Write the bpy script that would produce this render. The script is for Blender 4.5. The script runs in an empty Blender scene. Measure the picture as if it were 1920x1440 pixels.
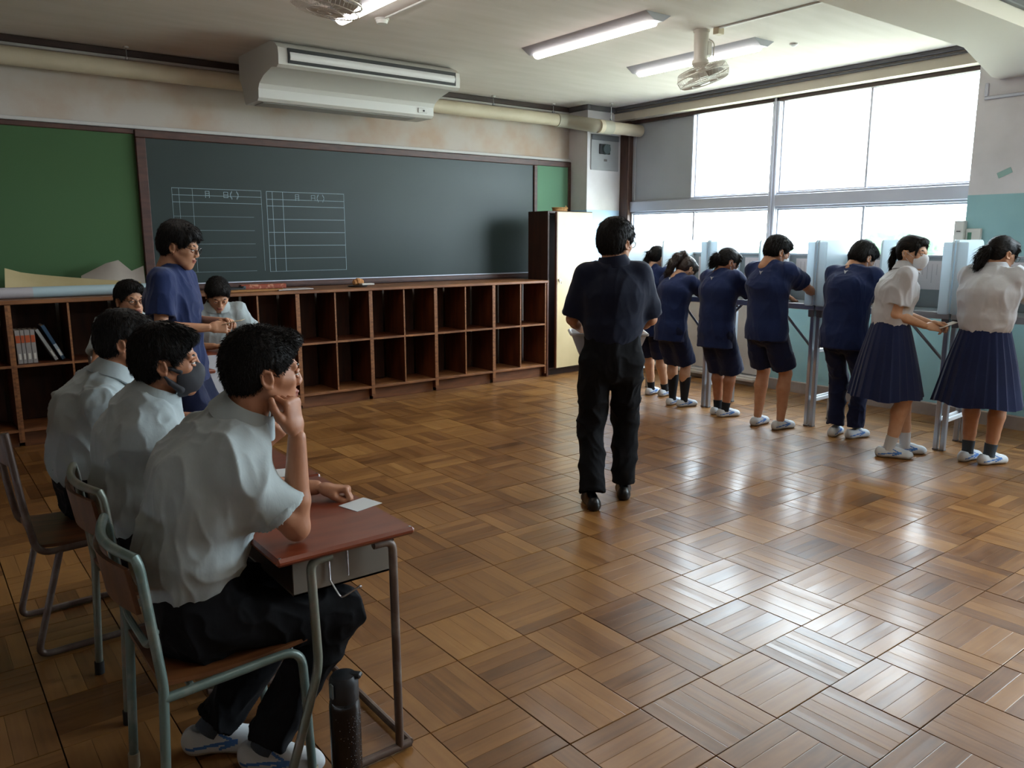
import bpy, math, random
import numpy as np
from mathutils import Vector, Matrix
random.seed(7); RNG = np.random.default_rng(7)
SC = bpy.context.scene
COL = SC.collection
PI = math.pi
# ---------------------------------------------------------------- camera
_p, _y, _r = 0.180398, 0.655557, -0.0011585
_fw = np.array([math.sin(_y)*math.cos(_p), math.cos(_y)*math.cos(_p), -math.sin(_p)])
_r0 = np.array([math.cos(_y), -math.sin(_y), 0.0]); _u0 = np.cross(_r0, _fw)
_rt = _r0*math.cos(_r)+_u0*math.sin(_r); _up = _u0*math.cos(_r)-_r0*math.sin(_r)
cam = bpy.data.cameras.new('camera'); cam.sensor_width = 36; cam.sensor_fit = 'HORIZONTAL'
cam.lens = 1488.75/1920*36; cam.clip_start = 0.05; cam.clip_end = 300
camo = bpy.data.objects.new('camera', cam); COL.objects.link(camo)
m = Matrix.Identity(4)
for i in range(3):
    m[i][0] = _rt[i]; m[i][1] = _up[i]; m[i][2] = -_fw[i]
m[2][3] = 1.5
camo.matrix_world = m
SC.camera = camo
# ---------------------------------------------------------------- sky, daylight, exposure
wd = bpy.data.worlds.new('overcast_sky'); SC.world = wd; wd.use_nodes = True
bg = wd.node_tree.nodes['Background']
bg.inputs[0].default_value = (0.80, 0.90, 1.0, 1); bg.inputs[1].default_value = 10.0
def portal(y0, y1, z0, z1, x=7.3):
    l = bpy.data.lights.new('window_portal', 'AREA'); l.shape = 'RECTANGLE'
    l.size = z1-z0; l.size_y = y1-y0
    l.cycles.is_portal = True
    o = bpy.data.objects.new('window_portal', l); COL.objects.link(o)
    o.location = (x, (y0+y1)/2, (z0+z1)/2); o.rotation_euler = (0, PI/2, 0)
portal(3.0, 6.0, 1.0, 2.9)
portal(-1.5, 1.7, 1.0, 2.9)
SC.view_settings.view_transform = 'Standard'; SC.view_settings.look = 'None'
SC.view_settings.gamma = 1; SC.view_settings.use_curve_mapping = False
SC.view_settings.exposure = 1.5
SC.cycles.max_bounces = 10; SC.cycles.diffuse_bounces = 6; SC.cycles.glossy_bounces = 4
SC.cycles.transparent_max_bounces = 12; SC.cycles.sample_clamp_indirect = 8
SC.cycles.caustics_reflective = False; SC.cycles.caustics_refractive = False

# ---------------------------------------------------------------- materials
def lin(h):
    if isinstance(h, str):
        h = h.lstrip('#'); c = [int(h[i:i+2], 16)/255 for i in (0, 2, 4)]
        return tuple(x/12.92 if x <= .04045 else ((x+.055)/1.055)**2.4 for x in c)
    return tuple(h)
MATS = {}
def mat(name, col, rough=.6, metal=0., col2=None, nscale=8., nstretch=(1, 1, 1), ndetail=4., contrast=(.35, .65),
        bump=0., bscale=60., bstretch=(1, 1, 1), spec=.5, sheen=0., trans=0., emit=None, estr=0., coat=0., objrand=0., rough2=None):
    if name in MATS: return MATS[name]
    m = bpy.data.materials.new(name); m.use_nodes = True; MATS[name] = m
    nt = m.node_tree; N = nt.nodes; L = nt.links; b = N['Principled BSDF']
    c = lin(col)
    b.inputs['Base Color'].default_value = (*c, 1); b.inputs['Roughness'].default_value = rough
    b.inputs['Metallic'].default_value = metal; b.inputs['Specular IOR Level'].default_value = spec
    if sheen: b.inputs['Sheen Weight'].default_value = sheen; b.inputs['Sheen Roughness'].default_value = .5
    if coat: b.inputs['Coat Weight'].default_value = coat; b.inputs['Coat Roughness'].default_value = .15
    if trans: b.inputs['Transmission Weight'].default_value = trans
    if emit: b.inputs['Emission Color'].default_value = (*lin(emit), 1); b.inputs['Emission Strength'].default_value = estr
    tc = N.new('ShaderNodeTexCoord')
    def noise(sc, st, det=4.):
        mp = N.new('ShaderNodeMapping'); mp.inputs['Scale'].default_value = st
        L.new(tc.outputs['Object'], mp.inputs[0])
        n = N.new('ShaderNodeTexNoise'); n.inputs['Scale'].default_value = sc; n.inputs['Detail'].default_value = det
        L.new(mp.outputs[0], n.inputs['Vector']); return n
    last = None
    if col2 is not None:
        n = noise(nscale, nstretch, ndetail); r = N.new('ShaderNodeValToRGB')
        r.color_ramp.elements[0].position = contrast[0]; r.color_ramp.elements[1].position = contrast[1]
        r.color_ramp.elements[0].color = (*c, 1); r.color_ramp.elements[1].color = (*lin(col2), 1)
        L.new(n.outputs[0], r.inputs[0]); last = r.outputs[0]
        if rough2 is not None:
            mr = N.new('ShaderNodeMapRange'); mr.inputs[1].default_value = contrast[0]; mr.inputs[2].default_value = contrast[1]
            mr.inputs[3].default_value = rough; mr.inputs[4].default_value = rough2
            L.new(n.outputs[0], mr.inputs[0]); L.new(mr.outputs[0], b.inputs['Roughness'])
    if objrand:
        oi = N.new('ShaderNodeObjectInfo'); hs = N.new('ShaderNodeHueSaturation')
        mr = N.new('ShaderNodeMapRange'); mr.inputs[3].default_value = 1-objrand; mr.inputs[4].default_value = 1+objrand
        L.new(oi.outputs['Random'], mr.inputs[0]); L.new(mr.outputs[0], hs.inputs['Value'])
        if last: L.new(last, hs.inputs['Color'])
        else: hs.inputs['Color'].default_value = (*c, 1)
        last = hs.outputs[0]
    if last: L.new(last, b.inputs['Base Color'])
    if bump:
        n = noise(bscale, bstretch, 3.); bp = N.new('ShaderNodeBump'); bp.inputs['Strength'].default_value = bump
        bp.inputs['Distance'].default_value = .01
        L.new(n.outputs[0], bp.inputs['Height']); L.new(bp.outputs[0], b.inputs['Normal'])
    return m

# ---------------------------------------------------------------- object helpers
WM = {}
def wmat(o):
    return WM[o.name] if o is not None and o.name in WM else Matrix.Identity(4)
def thing(name, label, cat, loc=(0, 0, 0), rz=0., group=None, kind=None):
    o = bpy.data.objects.new(name, None); COL.objects.link(o); o.empty_display_size = .1
    o.location = loc; o.rotation_euler = (0, 0, rz)
    WM[o.name] = Matrix.Translation(loc) @ Matrix.Rotation(rz, 4, 'Z')
    tag(o, label, cat, group, kind); return o
def tag(o, label=None, cat=None, group=None, kind=None):
    if label: o['label'] = label
    if cat: o['category'] = cat
    if group: o['group'] = group
    if kind: o['kind'] = kind
    return o
def mesh_obj(name, V, F, mats, parent=None, smooth=False, fm=None, local=False):
    """one mesh object; V in world coordinates (or in the parent's frame if local)"""
    V = np.asarray(V, float)
    if parent is not None and not local:
        iv = np.array(wmat(parent).inverted()); V = V @ iv[:3, :3].T + iv[:3, 3]
    me = bpy.data.meshes.new(name)
    if isinstance(F, np.ndarray) and len(F):
        k = F.shape[1]; n = len(F)
        me.vertices.add(len(V)); me.vertices.foreach_set('co', V.astype(np.float32).ravel())
        me.loops.add(n*k); me.loops.foreach_set('vertex_index', F.astype(np.int32).ravel())
        me.polygons.add(n); me.polygons.foreach_set('loop_start', np.arange(0, n*k, k, dtype=np.int32))
        me.update(calc_edges=True)
    else:
        me.from_pydata(V.tolist(), [], [list(map(int, f)) for f in F]); me.update()
    if not isinstance(mats, (list, tuple)): mats = [mats]
    for m in mats: me.materials.append(m)
    if fm is not None: me.polygons.foreach_set('material_index', np.asarray(fm, dtype=np.int32))
    if smooth is True: me.polygons.foreach_set('use_smooth', np.ones(len(me.polygons), bool))
    elif smooth: 
        me.polygons.foreach_set('use_smooth', np.ones(len(me.polygons), bool)); me.set_sharp_from_angle(angle=smooth)
    o = bpy.data.objects.new(name, me); COL.objects.link(o)
    if parent is not None: o.parent = parent; WM[o.name] = wmat(parent)
    else: WM[o.name] = Matrix.Identity(4)
    return o
def copy_tree(o, parent=None):
    c = o.copy(); COL.objects.link(c); c.parent = parent
    for ch in list(o.children): copy_tree(ch, c)
    return c

class MB:
    """collects simple shapes into one mesh"""
    def __init__(s): s.V = []; s.F = []; s.n = 0; s.fm = []; s.cur = 0
    def add(s, V, F):
        V = np.asarray(V, float); s.V.append(V)
        for f in F: s.F.append([i+s.n for i in f]); s.fm.append(s.cur)
        s.n += len(V); return s
    def box(s, x0, x1, y0, y1, z0, z1, bev=0.):
        if bev:
            return s.rbox(((x0+x1)/2, (y0+y1)/2, (z0+z1)/2), (x1-x0, y1-y0, z1-z0), bev)
        V = [(x, y, z) for z in (z0, z1) for y in (y0, y1) for x in (x0, x1)]
        return s.add(V, [(0, 2, 3, 1), (4, 5, 7, 6), (0, 1, 5, 4), (2, 6, 7, 3), (0, 4, 6, 2), (1, 3, 7, 5)])
    def rbox(s, c, sz, bev, R=None):
        """box with chamfered edges"""
        h = np.array(sz)/2; b = min(bev, *(h*.9)); V = []; idx = {}
        for sx in (-1, 1):
            for sy in (-1, 1):
                for sz_ in (-1, 1):
                    sg = np.array([sx, sy, sz_])
                    for a in range(3):
                        p = h-b; p = p.copy(); p[a] = h[a]; idx[(sx, sy, sz_, a)] = len(V); V.append(sg*p)
        F = []
        for a in range(3):
            o1, o2 = (a+1) % 3, (a+2) % 3
            for sg in (-1, 1):
                q = []
                for (u, v) in ((-1, -1), (1, -1), (1, 1), (-1, 1)):
                    k = [0, 0, 0]; k[a] = sg; k[o1] = u; k[o2] = v; q.append(idx[(*k, a)])
                F.append(q if sg > 0 else q[::-1])
        for a in range(3):
            o1, o2 = (a+1) % 3, (a+2) % 3
            for u in (-1, 1):
                for v in (-1, 1):
                    k0 = [0, 0, 0]; k0[a] = -1; k0[o1] = u; k0[o2] = v; k1 = list(k0); k1[a] = 1
                    q = [idx[(*k0, o1)], idx[(*k1, o1)], idx[(*k1, o2)], idx[(*k0, o2)]]
                    F.append(q if u*v < 0 else q[::-1])
        for sx in (-1, 1):
            for sy in (-1, 1):
                for sz_ in (-1, 1):
                    q = [idx[(sx, sy, sz_, a)] for a in range(3)]
                    F.append(q if sx*sy*sz_ > 0 else q[::-1])
        V = np.array(V)
        if R is not None: V = V @ np.array(R).T
        return s.add(V+np.array(c), F)
    def prism(s, pts, axis, a, b):
        """extrude polygon along an axis; pts are (u,v) in the remaining axes, in order"""
        n = len(pts); V = []
        for t in (a, b):
            for (u, v) in pts:
                p = [0, 0, 0]; p[axis] = t; r = [i for i in range(3) if i != axis]; p[r[0]] = u; p[r[1]] = v; V.append(p)
        F = [list(range(n))[::-1], list(range(n, 2*n))]+[[i, (i+1) % n, n+(i+1) % n, n+i] for i in range(n)]
        return s.add(V, F)
    def cyl(s, a, b, ra, rb=None, n=16, caps=True):
        rb = ra if rb is None else rb
        a = np.array(a, float); b = np.array(b, float); ax = b-a; ax /= np.linalg.norm(ax)
        t = np.array([0, 0, 1.]) if abs(ax[2]) < .9 else np.array([1., 0, 0])
        u = np.cross(ax, t); u /= np.linalg.norm(u); v = np.cross(ax, u)
        th = np.arange(n)*2*PI/n; c = np.outer(np.cos(th), u)+np.outer(np.sin(th), v)
        V = np.vstack([a+c*ra, b+c*rb]); F = [[i, n+i, n+(i+1) % n, (i+1) % n] for i in range(n)]
        if caps: F += [list(range(n)), list(range(n, 2*n))[::-1]]
        return s.add(V, F)
    def tube(s, pts, r, n=10, closed=False):
        P = np.array(pts, float); m = len(P); rr = np.broadcast_to(np.asarray(r, float), (m,))
        T = np.zeros_like(P)
        if closed: T = np.roll(P, -1, 0)-np.roll(P, 1, 0)
        else: T[1:-1] = P[2:]-P[:-2]; T[0] = P[1]-P[0]; T[-1] = P[-1]-P[-2]
        T /= np.linalg.norm(T, axis=1)[:, None]+1e-12
        u = np.cross(T[0], [0, 0, 1.]) if abs(T[0][2]) < .9 else np.cross(T[0], [1., 0, 0]); u /= np.linalg.norm(u)
        V = []; th = np.arange(n)*2*PI/n
        for i in range(m):
            u = u-T[i]*(u@T[i]); u /= np.linalg.norm(u)+1e-12; v = np.cross(T[i], u)
            V.append(P[i]+rr[i]*(np.outer(np.cos(th), u)+np.outer(np.sin(th), v)))
        F = []; R = m if closed else m-1
        for i in range(R):
            j = (i+1) % m
            F += [[i*n+k, i*n+(k+1) % n, j*n+(k+1) % n, j*n+k] for k in range(n)]
        if not closed: F += [list(range(n))[::-1], [(m-1)*n+k for k in range(n)]]
        return s.add(np.vstack(V), F)
    def build(s, name, mats, parent=None, smooth=math.radians(35), local=False):
        return mesh_obj(name, np.vstack(s.V), s.F, mats, parent, smooth, s.fm, local)
def bend(pts, rad=.04, n=6):
    """round the corners of a polyline"""
    P = [np.array(p, float) for p in pts]; out = [P[0]]
    for i in range(1, len(P)-1):
        a, b, c = P[i-1], P[i], P[i+1]; d1 = a-b; d2 = c-b; l1 = np.linalg.norm(d1); l2 = np.linalg.norm(d2)
        r = min(rad, l1*.49, l2*.49); p = b+d1/l1*r; q = b+d2/l2*r
        for k in range(n+1):
            t = k/n; out.append((1-t)**2*p+2*t*(1-t)*b+t*t*q)
    out.append(P[-1]); return out
def struct(name, mb, mats, smooth=math.radians(35), parent=None):
    o = mb.build(name, mats, parent, smooth); o['kind'] = 'structure'; return o
# ================================================================ THE ROOM
XW, YB, ZC = 6.964, 7.37, 3.02
M_wall_up = mat('aged_plaster', '#b3aaa2', .85, col2='#ae9887', nscale=2.2, contrast=(.46, .66), bump=.12, bscale=35)
M_wall_grey = mat('grey_plaster', '#d2ced2', .85, col2='#c6c2c5', nscale=3, bump=.08, bscale=40)
M_teal = mat('teal_paint', '#8fb7bd', .5, col2='#86aeb6', nscale=2.5, bump=.03, bscale=80)
M_bluepaint = mat('pale_blue_paint', '#a9c6e2', .5)
M_beige_low = mat('bare_beige_wall', '#bdb5b0', .75, col2='#aca59f', nscale=2, bump=.08, bscale=40)
M_ceil = mat('ceiling_board', '#d5cdc8', .9, col2='#cec6c0', nscale=1.6, nstretch=(1, 6, 1), bump=.05, bscale=90)
M_beam = mat('painted_beam', '#d3cbc2', .9, bump=.05, bscale=60)
M_dkbrown = mat('dark_brown_trim', '#3a241d', .5, col2='#2c1a15', nscale=6, nstretch=(1, 8, 8))
M_greystrip = mat('grey_cornice', '#57565a', .5)
M_whitetrim = mat('white_trim', '#b8b5b2', .6)
M_base = mat('mortar_baseboard', '#9c8d86', .7, col2='#8a7b74', nscale=5)
M_alu = mat('aluminium_frame', '#b4b6c2', .45, metal=.35)
M_brownpost = mat('brown_wood_post', '#4d342b', .5, col2='#3c2721', nscale=5, nstretch=(6, 6, 1))
M_panelgrey = mat('grey_infill_panel', '#a0a3aa', .55, col2='#979ba2', nscale=1.4)

# floor (dark bed under the parquet)
fl = MB().box(-1.75, 7.3, -2.1, 7.4, -.12, -.012); floor = struct('floor', fl, mat('joint_bed', '#1c130c', .8))
# ceiling
b = MB().box(-1.75, 7.3, -2.1, 7.4, ZC, ZC+.15); ceiling = struct('ceiling', b, M_ceil)
# ceiling beam with a haunch that deepens at the window wall
b = MB()
prof = [(-1.7, 2.86), (6.3, 2.86), (6.80, 2.716), (XW, 2.716), (XW, ZC), (-1.7, ZC)]
b.prism(prof, 1, 2.34, 2.83); struct('trim_1', b, M_beam)
# cornice strips
def strip(name, x0, x1, y0, y1, z0=2.965, m=M_dkbrown):
    b = MB().box(x0, x1, y0, y1, z0, ZC, .006); return struct(name, b, m)
strip('trim_2', -1.7, 6.49, 7.325, YB); 
b = MB().box(-1.7, 6.49, 7.335, YB, 2.945, 2.965); struct('trim_3', b, M_whitetrim)
strip('trim_4', 6.49, 6.53, 7.01, YB, m=M_greystrip); strip('trim_5', 6.53, XW, 7.01, 7.05, m=M_greystrip)
strip('trim_6', XW-.035, XW, 2.83, 7.05, 2.985, m=M_greystrip); 
b = MB().box(XW-.022, XW, 2.83, 7.05, 2.955, 2.975, .004); struct('trim_7', b, M_greystrip)
strip('trim_8', -1.7, XW, 2.30, 2.34, 2.955, m=M_greystrip)
# back wall
b = MB().box(-1.75, 7.3, YB, YB+.15, 0, ZC); struct('wall_back', b, M_wall_up)
b = MB().box(-1.75, 6.53, YB-.03, YB, 2.405, 2.435, .004); struct('trim_9', b, M_whitetrim)
# corner pillar: bare above, pale blue below
b = MB().box(6.53, 7.17, 7.05, YB, 1.84, ZC); pil = struct('wall_corner_pillar', b, M_wall_grey)
b = MB().box(6.53, 7.17, 7.045, YB, 0, 1.84); struct('wall_corner_pillar_low', b, M_bluepaint)
# window wall: sill wall, lintel, solid piers
b = MB().box(XW, 7.28, 2.0, 4.86, .11, 1.0); struct('wall_right_low', b, M_teal)
b = MB().box(XW, 7.28, 4.86, 7.05, .11, 1.0); struct('wall_right_bare', b, M_beige_low)
b = MB().box(XW-.005, 7.28, 2.0, 7.05, 1.0, 1.03, .005); struct('trim_10', b, M_alu)
b = MB().box(XW, 7.28, 2.83, 7.05, 2.872, ZC); struct('wall_right_lintel', b, mat('lintel_paint', '#c3baab', .7, col2='#b5ad9f', nscale=2))
b = MB().box(XW, 7.28, 1.75, 2.985, 1.846, ZC); struct('wall_right_pier_up', b, M_wall_grey)
b = MB().box(XW-.001, 7.28, 1.75, 2.985, .11, 1.846); struct('wall_right_pier_low', b, M_teal)
b = MB().box(XW-.014, XW, 1.75, 2.93, 2.575, 2.60, .004); b.box(XW-.014, XW, 2.905, 2.93, 2.60, 2.70, .004); struct('trim_11', b, M_alu)
b = MB().box(XW-.03, 7.28, -2.1, 4.86, -.01, .11, .006); struct('baseboard_right', b, M_base)
b = MB().box(XW-.05, 7.28, 4.86, 7.05, -.01, .09, .006); b.box(XW-.12, XW-.05, 4.86, 7.05, .045, .075, .006); struct('baseboard_right_step', b, mat('pale_mortar', '#c5bdb6', .7, col2='#b3aaa2', nscale=5))
# next bay, out of frame, same make
b = MB().box(XW, 7.28, -2.1, 1.75, .11, 1.0); struct('wall_right_next_low', b, M_teal)
b = MB().box(XW, 7.28, -2.1, 1.75, 2.872, ZC); struct('wall_right_next_lintel', b, M_wall_grey)
b = MB().box(XW, 7.28, -2.1, -1.6, 1.0, 2.872); struct('wall_right_next_pier', b, M_wall_grey)
# left and front walls (behind the camera)
b = MB().box(-1.9, -1.75, -2.1, 7.5, 0, ZC); struct('wall_left', b, mat('corridor_wall', '#6f6358', .7, col2='#5e5349', nscale=2))
b = MB().box(-1.9, 7.3, -2.25, -2.1, 0, ZC); struct('wall_front', b, mat('front_wall', '#7d776f', .8, col2='#736d66', nscale=2))

# glass: clear thin pane
def glass_mat():
    m = bpy.data.materials.new('window_glass'); m.use_nodes = True; nt = m.node_tree; N = nt.nodes
    N.remove(N['Principled BSDF']); t = N.new('ShaderNodeBsdfTransparent'); g = N.new('ShaderNodeBsdfGlossy')
    g.inputs['Roughness'].default_value = .02; t.inputs[0].default_value = (.96, .985, .98, 1)
    x = N.new('ShaderNodeMixShader'); x.inputs[0].default_value = .06
    nt.links.new(t.outputs[0], x.inputs[1]); nt.links.new(g.outputs[0], x.inputs[2])
    nt.links.new(x.outputs[0], N['Material Output'].inputs[0]); return m
M_glass = glass_mat()
XG = 7.16
def window(n, y0, y1, z0, z1, cols, label=None):
    """aluminium window: frame and sashes; cols = y positions of sash bars"""
    b = MB(); f = .02
    b.box(XG-.04, XG+.06, y0, y0+f, z0, z1, .004); b.box(XG-.04, XG+.06, y1-f, y1, z0, z1, .004)
    b.box(XG-.04, XG+.06, y0, y1, z0, z0+f, .004); b.box(XG-.04, XG+.06, y0, y1, z1-f, z1, .004)
    w = struct('window_%d' % n, b, M_alu)
    ys = [y0+f]+list(cols)+[y1-f]
    for i in range(len(ys)-1):
        a, c = ys[i], ys[i+1]; off = .0 if i % 2 else .025
        s = MB(); t = .011
        for q in ((a-.012 if i else a, a+t, z0+f, z1-f), (c-t, c+(.012 if i < len(ys)-2 else 0), z0+f, z1-f)):
            s.box(XG-.012+off, XG+.012+off, q[0], q[1], q[2], q[3], .003)
        s.box(XG-.012+off, XG+.012+off, a+t, c-t, z0+f, z0+f+.014, .003); s.box(XG-.012+off, XG+.012+off, a+t, c-t, z1-f-.014, z1-f, .003)
        so = s.build('window_sash', M_alu, w)
        g = MB().box(XG-.003+off, XG+.003+off, a+t, c-t, z0+f+.014, z1-f-.014); g.build('pane', M_glass, so)
    return w
window(1, 3.03, 4.90, 1.94, 2.872, [3.97])
window(2, 3.03, 4.90, 1.03, 1.82, [3.97])
window(3, 4.95, 6.0, 1.94, 2.872, [])
window(4, 4.95, 6.90, 1.03, 1.82, [5.96])
window(5, -1.6, .05, 1.94, 2.872, [-.8]); window(6, -1.6, .05, 1.03, 1.82, [-.8])
window(7, .05, 1.75, 1.94, 2.872, [.9]); window(8, .05, 1.75, 1.03, 1.82, [.9])
# transom rail, mullion, infill panel, post
b = MB().box(XG-.06, XG+.08, 2.985, 6.92, 1.82, 1.94, .006); struct('trim_12', b, M_alu)
b = MB().box(XG-.06, XG+.08, -1.6, 1.75, 1.82, 1.94, .006); struct('trim_13', b, M_alu)
b = MB().box(XG-.07, XG+.08, 4.885, 4.965, 1.03, 2.872, .008); b.box(XG-.085, XG-.07, 4.915, 4.935, 1.03, 2.872, .003); struct('trim_14', b, M_alu)
b = MB().box(XG-.06, XG+.08, 2.985, 3.03, 1.03, 2.872, .006); struct('trim_15', b, M_alu)
b = MB().box(XG-.01, XG+.02, 5.99, 6.92, 1.94, 2.872); b.box(XG-.03, XG-.01, 5.985, 6.0, 1.94, 2.872, .003); b.box(XG-.03, XG-.01, 6.86, 6.90, 1.94, 2.872, .003); b.box(XG-.03, XG-.01, 5.99, 6.9, 1.94, 1.955, .003); struct('wall_right_infill', b, M_panelgrey)
b = MB().box(XG-.1, 7.28, 6.90, 7.045, 1.03, 2.872, .008); struct('trim_16', b, M_brownpost)
b = MB().box(XG-.07, XG-.02, 3.0, 6.9, 2.835, 2.872, .004); struct('trim_17', b, M_dkbrown)

# outside: ground and distant trees
b = MB().box(7.6, 160, -120, 130, -6.3, -6.0); o = struct('ground_outside', b, mat('dry_ground', '#b9b6a4', .9, col2='#a9ab93', nscale=.3))
# ================================================================ PARQUET FLOOR
def parquet_mat():
    m = bpy.data.materials.new('waxed_parquet'); m.use_nodes = True; nt = m.node_tree; N = nt.nodes; L = nt.links
    b = N['Principled BSDF']
    uv = N.new('ShaderNodeUVMap'); uv.uv_map = 'grain'
    oi = N.new('ShaderNodeObjectInfo'); at = N.new('ShaderNodeAttribute'); at.attribute_name = 'tone'
    off = N.new('ShaderNodeMath'); off.operation = 'MULTIPLY'; off.inputs[1].default_value = 37.
    L.new(oi.outputs['Random'], off.inputs[0])
    cb = N.new('ShaderNodeCombineXYZ'); L.new(off.outputs[0], cb.inputs[2])
    va = N.new('ShaderNodeVectorMath'); va.operation = 'ADD'; L.new(uv.outputs[0], va.inputs[0]); L.new(cb.outputs[0], va.inputs[1])
    mp = N.new('ShaderNodeMapping'); mp.inputs['Scale'].default_value = (2.0, 36, 1); L.new(va.outputs[0], mp.inputs[0])
    n1 = N.new('ShaderNodeTexNoise'); n1.inputs['Scale'].default_value = 1.6; n1.inputs['Detail'].default_value = 2.5; n1.inputs['Roughness'].default_value = .5
    L.new(mp.outputs[0], n1.inputs['Vector'])
    mp2 = N.new('ShaderNodeMapping'); mp2.inputs['Scale'].default_value = (5, 9, 1); L.new(va.outputs[0], mp2.inputs[0])
    n2 = N.new('ShaderNodeTexNoise'); n2.inputs['Scale'].default_value = 1.3; n2.inputs['Detail'].default_value = 3
    L.new(mp2.outputs[0], n2.inputs['Vector'])
    # tone per slat: attribute (joined slats) + object random (single slats)
    tn = N.new('ShaderNodeMath'); tn.operation = 'ADD'; L.new(at.outputs['Fac'], tn.inputs[0])
    sx = N.new('ShaderNodeMath'); sx.operation = 'MULTIPLY'; sx.inputs[1].default_value = 7.31; L.new(oi.outputs['Random'], sx.inputs[0])
    L.new(sx.outputs[0], tn.inputs[1])
    fr = N.new('ShaderNodeMath'); fr.operation = 'FRACT'; L.new(tn.outputs[0], fr.inputs[0])
    a1 = N.new('ShaderNodeMath'); a1.operation = 'MULTIPLY_ADD'; a1.inputs[1].default_value = .36; L.new(fr.outputs[0], a1.inputs[0])
    m2 = N.new('ShaderNodeMath'); m2.operation = 'MULTIPLY_ADD'; m2.inputs[1].default_value = .34; m2.inputs[2].default_value = .02; L.new(n1.outputs[0], m2.inputs[0])
    L.new(m2.outputs[0], a1.inputs[2])
    a2 = N.new('ShaderNodeMath'); a2.operation = 'MULTIPLY_ADD'; a2.inputs[1].default_value = .44; L.new(n2.outputs[0], a2.inputs[0])
    sb = N.new('ShaderNodeMath'); sb.operation = 'SUBTRACT'; sb.inputs[1].default_value = .21; L.new(a1.outputs[0], sb.inputs[0]); L.new(sb.outputs[0], a2.inputs[2])
    r = N.new('ShaderNodeValToRGB'); cr = r.color_ramp
    for p, c in ((0., '#543419'), (.3, '#78502a'), (.65, '#976b3b'), (1., '#b28b55')):
        e = cr.elements.new(p) if 0 < p < 1 else cr.elements[0 if p == 0 else -1]
        e.color = (*lin(c), 1)
    sh = N.new('ShaderNodeAttribute'); sh.attribute_name = 'shade'; a3 = N.new('ShaderNodeMath'); a3.operation = 'ADD'
    L.new(a2.outputs[0], a3.inputs[0]); L.new(sh.outputs['Fac'], a3.inputs[1]); L.new(a3.outputs[0], r.inputs[0]); L.new(r.outputs[0], b.inputs['Base Color'])
    mr = N.new('ShaderNodeMapRange'); mr.inputs[1].default_value = .3; mr.inputs[2].default_value = .7; mr.inputs[3].default_value = .30; mr.inputs[4].default_value = .42
    L.new(n2.outputs[0], mr.inputs[0]); L.new(mr.outputs[0], b.inputs['Roughness'])
    b.inputs['Specular IOR Level'].default_value = .34
    b.inputs['Coat Weight'].default_value = .3; b.inputs['Coat Roughness'].default_value = .17
    bp = N.new('ShaderNodeBump'); bp.inputs['Strength'].default_value = .07; bp.inputs['Distance'].default_value = .002
    L.new(n1.outputs[0], bp.inputs['Height']); L.new(bp.outputs[0], b.inputs['Normal'])
    return m
M_parq = parquet_mat()
TS, TX0, TY0 = .3044, 2.674, 1.609     # tile size, one tile corner
def slat_geom(L, W, bev=.0011, sag=0.):
    """slat centred at the origin, long axis X, top slightly cupped"""
    h = L/2-.0003; w = W/2-.0004; V = []; F = []
    xs = (-h, -h+bev*1.5, h-bev*1.5, h); ys = (-w, -w+bev*1.5, 0, w-bev*1.5, w)
    for i, x in enumerate(xs):
        for j, y in enumerate(ys):
            e = i in (0, 3) or j in (0, 4)
            V.append((x, y, -bev*.22 if e else (-sag if j == 2 else 0)))
    for i in range(3):
        for j in range(4):
            a = i*5+j; F.append((a, a+5, a+6, a+1))
    n = len(V)
    V += [(-h, -w, -.012), (h, -w, -.012), (h, w, -.012), (-h, w, -.012)]
    F += [(n, n+1, 15, 10, 5, 0), (n+1, n+2, 19, 18, 17, 16, 15), (n+2, n+3, 4, 9, 14, 19), (n+3, n, 0, 1, 2, 3, 4)]
    return np.array(V, float), F
def slat_mesh(L, W, sag, shade=0.):
    V, F = slat_geom(L, W, sag=sag); me = bpy.data.meshes.new('slat'); me.from_pydata(V.tolist(), [], F)
    uvl = me.uv_layers.new(name='grain')
    for lp in me.loops: uvl.data[lp.index].uv = V[lp.vertex_index][:2]
    a = me.attributes.new('shade', 'FLOAT', 'POINT'); a.data.foreach_set('value', np.full(len(V), shade, np.float32))
    me.materials.append(M_parq); return me
SL4 = {q: [slat_mesh(TS-.0034, (TS-.0034)/4, s, q) for s in (.0, .0002, .0004)] for q in (-.12, -.06, 0., .06, .12)}
SL5 = {q: [slat_mesh(TS-.0034, (TS-.0034)/5, s, q) for s in (.0, .0002, .0004)] for q in (-.12, -.06, 0., .06, .12)}
bed_me = bpy.data.meshes.new('parquet_tile')
_v, _f = slat_geom(TS, TS); _v = _v*[1, 1, 0]+[0, 0, -.0115]; _v[20:, 2] = -.0119
bed_me.from_pydata(_v.tolist(), [], _f); bed_me.materials.append(MATS['joint_bed'])
def cam_px(p):
    v = np.array(p, float)-np.array([0, 0, 1.5]); z = v@_fw
    return 960+1488.75*(v@_rt)/max(z, .01), 720-1488.75*(v@_up)/max(z, .01), z
tiles = []
for i in range(-14, 15):
    for j in range(-12, 20):
        cx = TX0+(i+.5)*TS; cy = TY0+(j+.5)*TS
        if not (-1.75 < cx-TS/2 and cx+TS/2 < 7.02 and -2.1 < cy-TS/2 and cy+TS/2 < 7.45): continue
        px, py, z = cam_px((cx, cy, 0))
        vis = z > .5 and -80 < px < 2000 and py < 1500
        tiles.append((0 if vis else 1, z, i, j, cx, cy))
tiles.sort()
rnd = random.Random(3)
bulkV = []; bulkF = []; bulkUV = []; bulkT = []; bulkS = []; nb = 0
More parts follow.
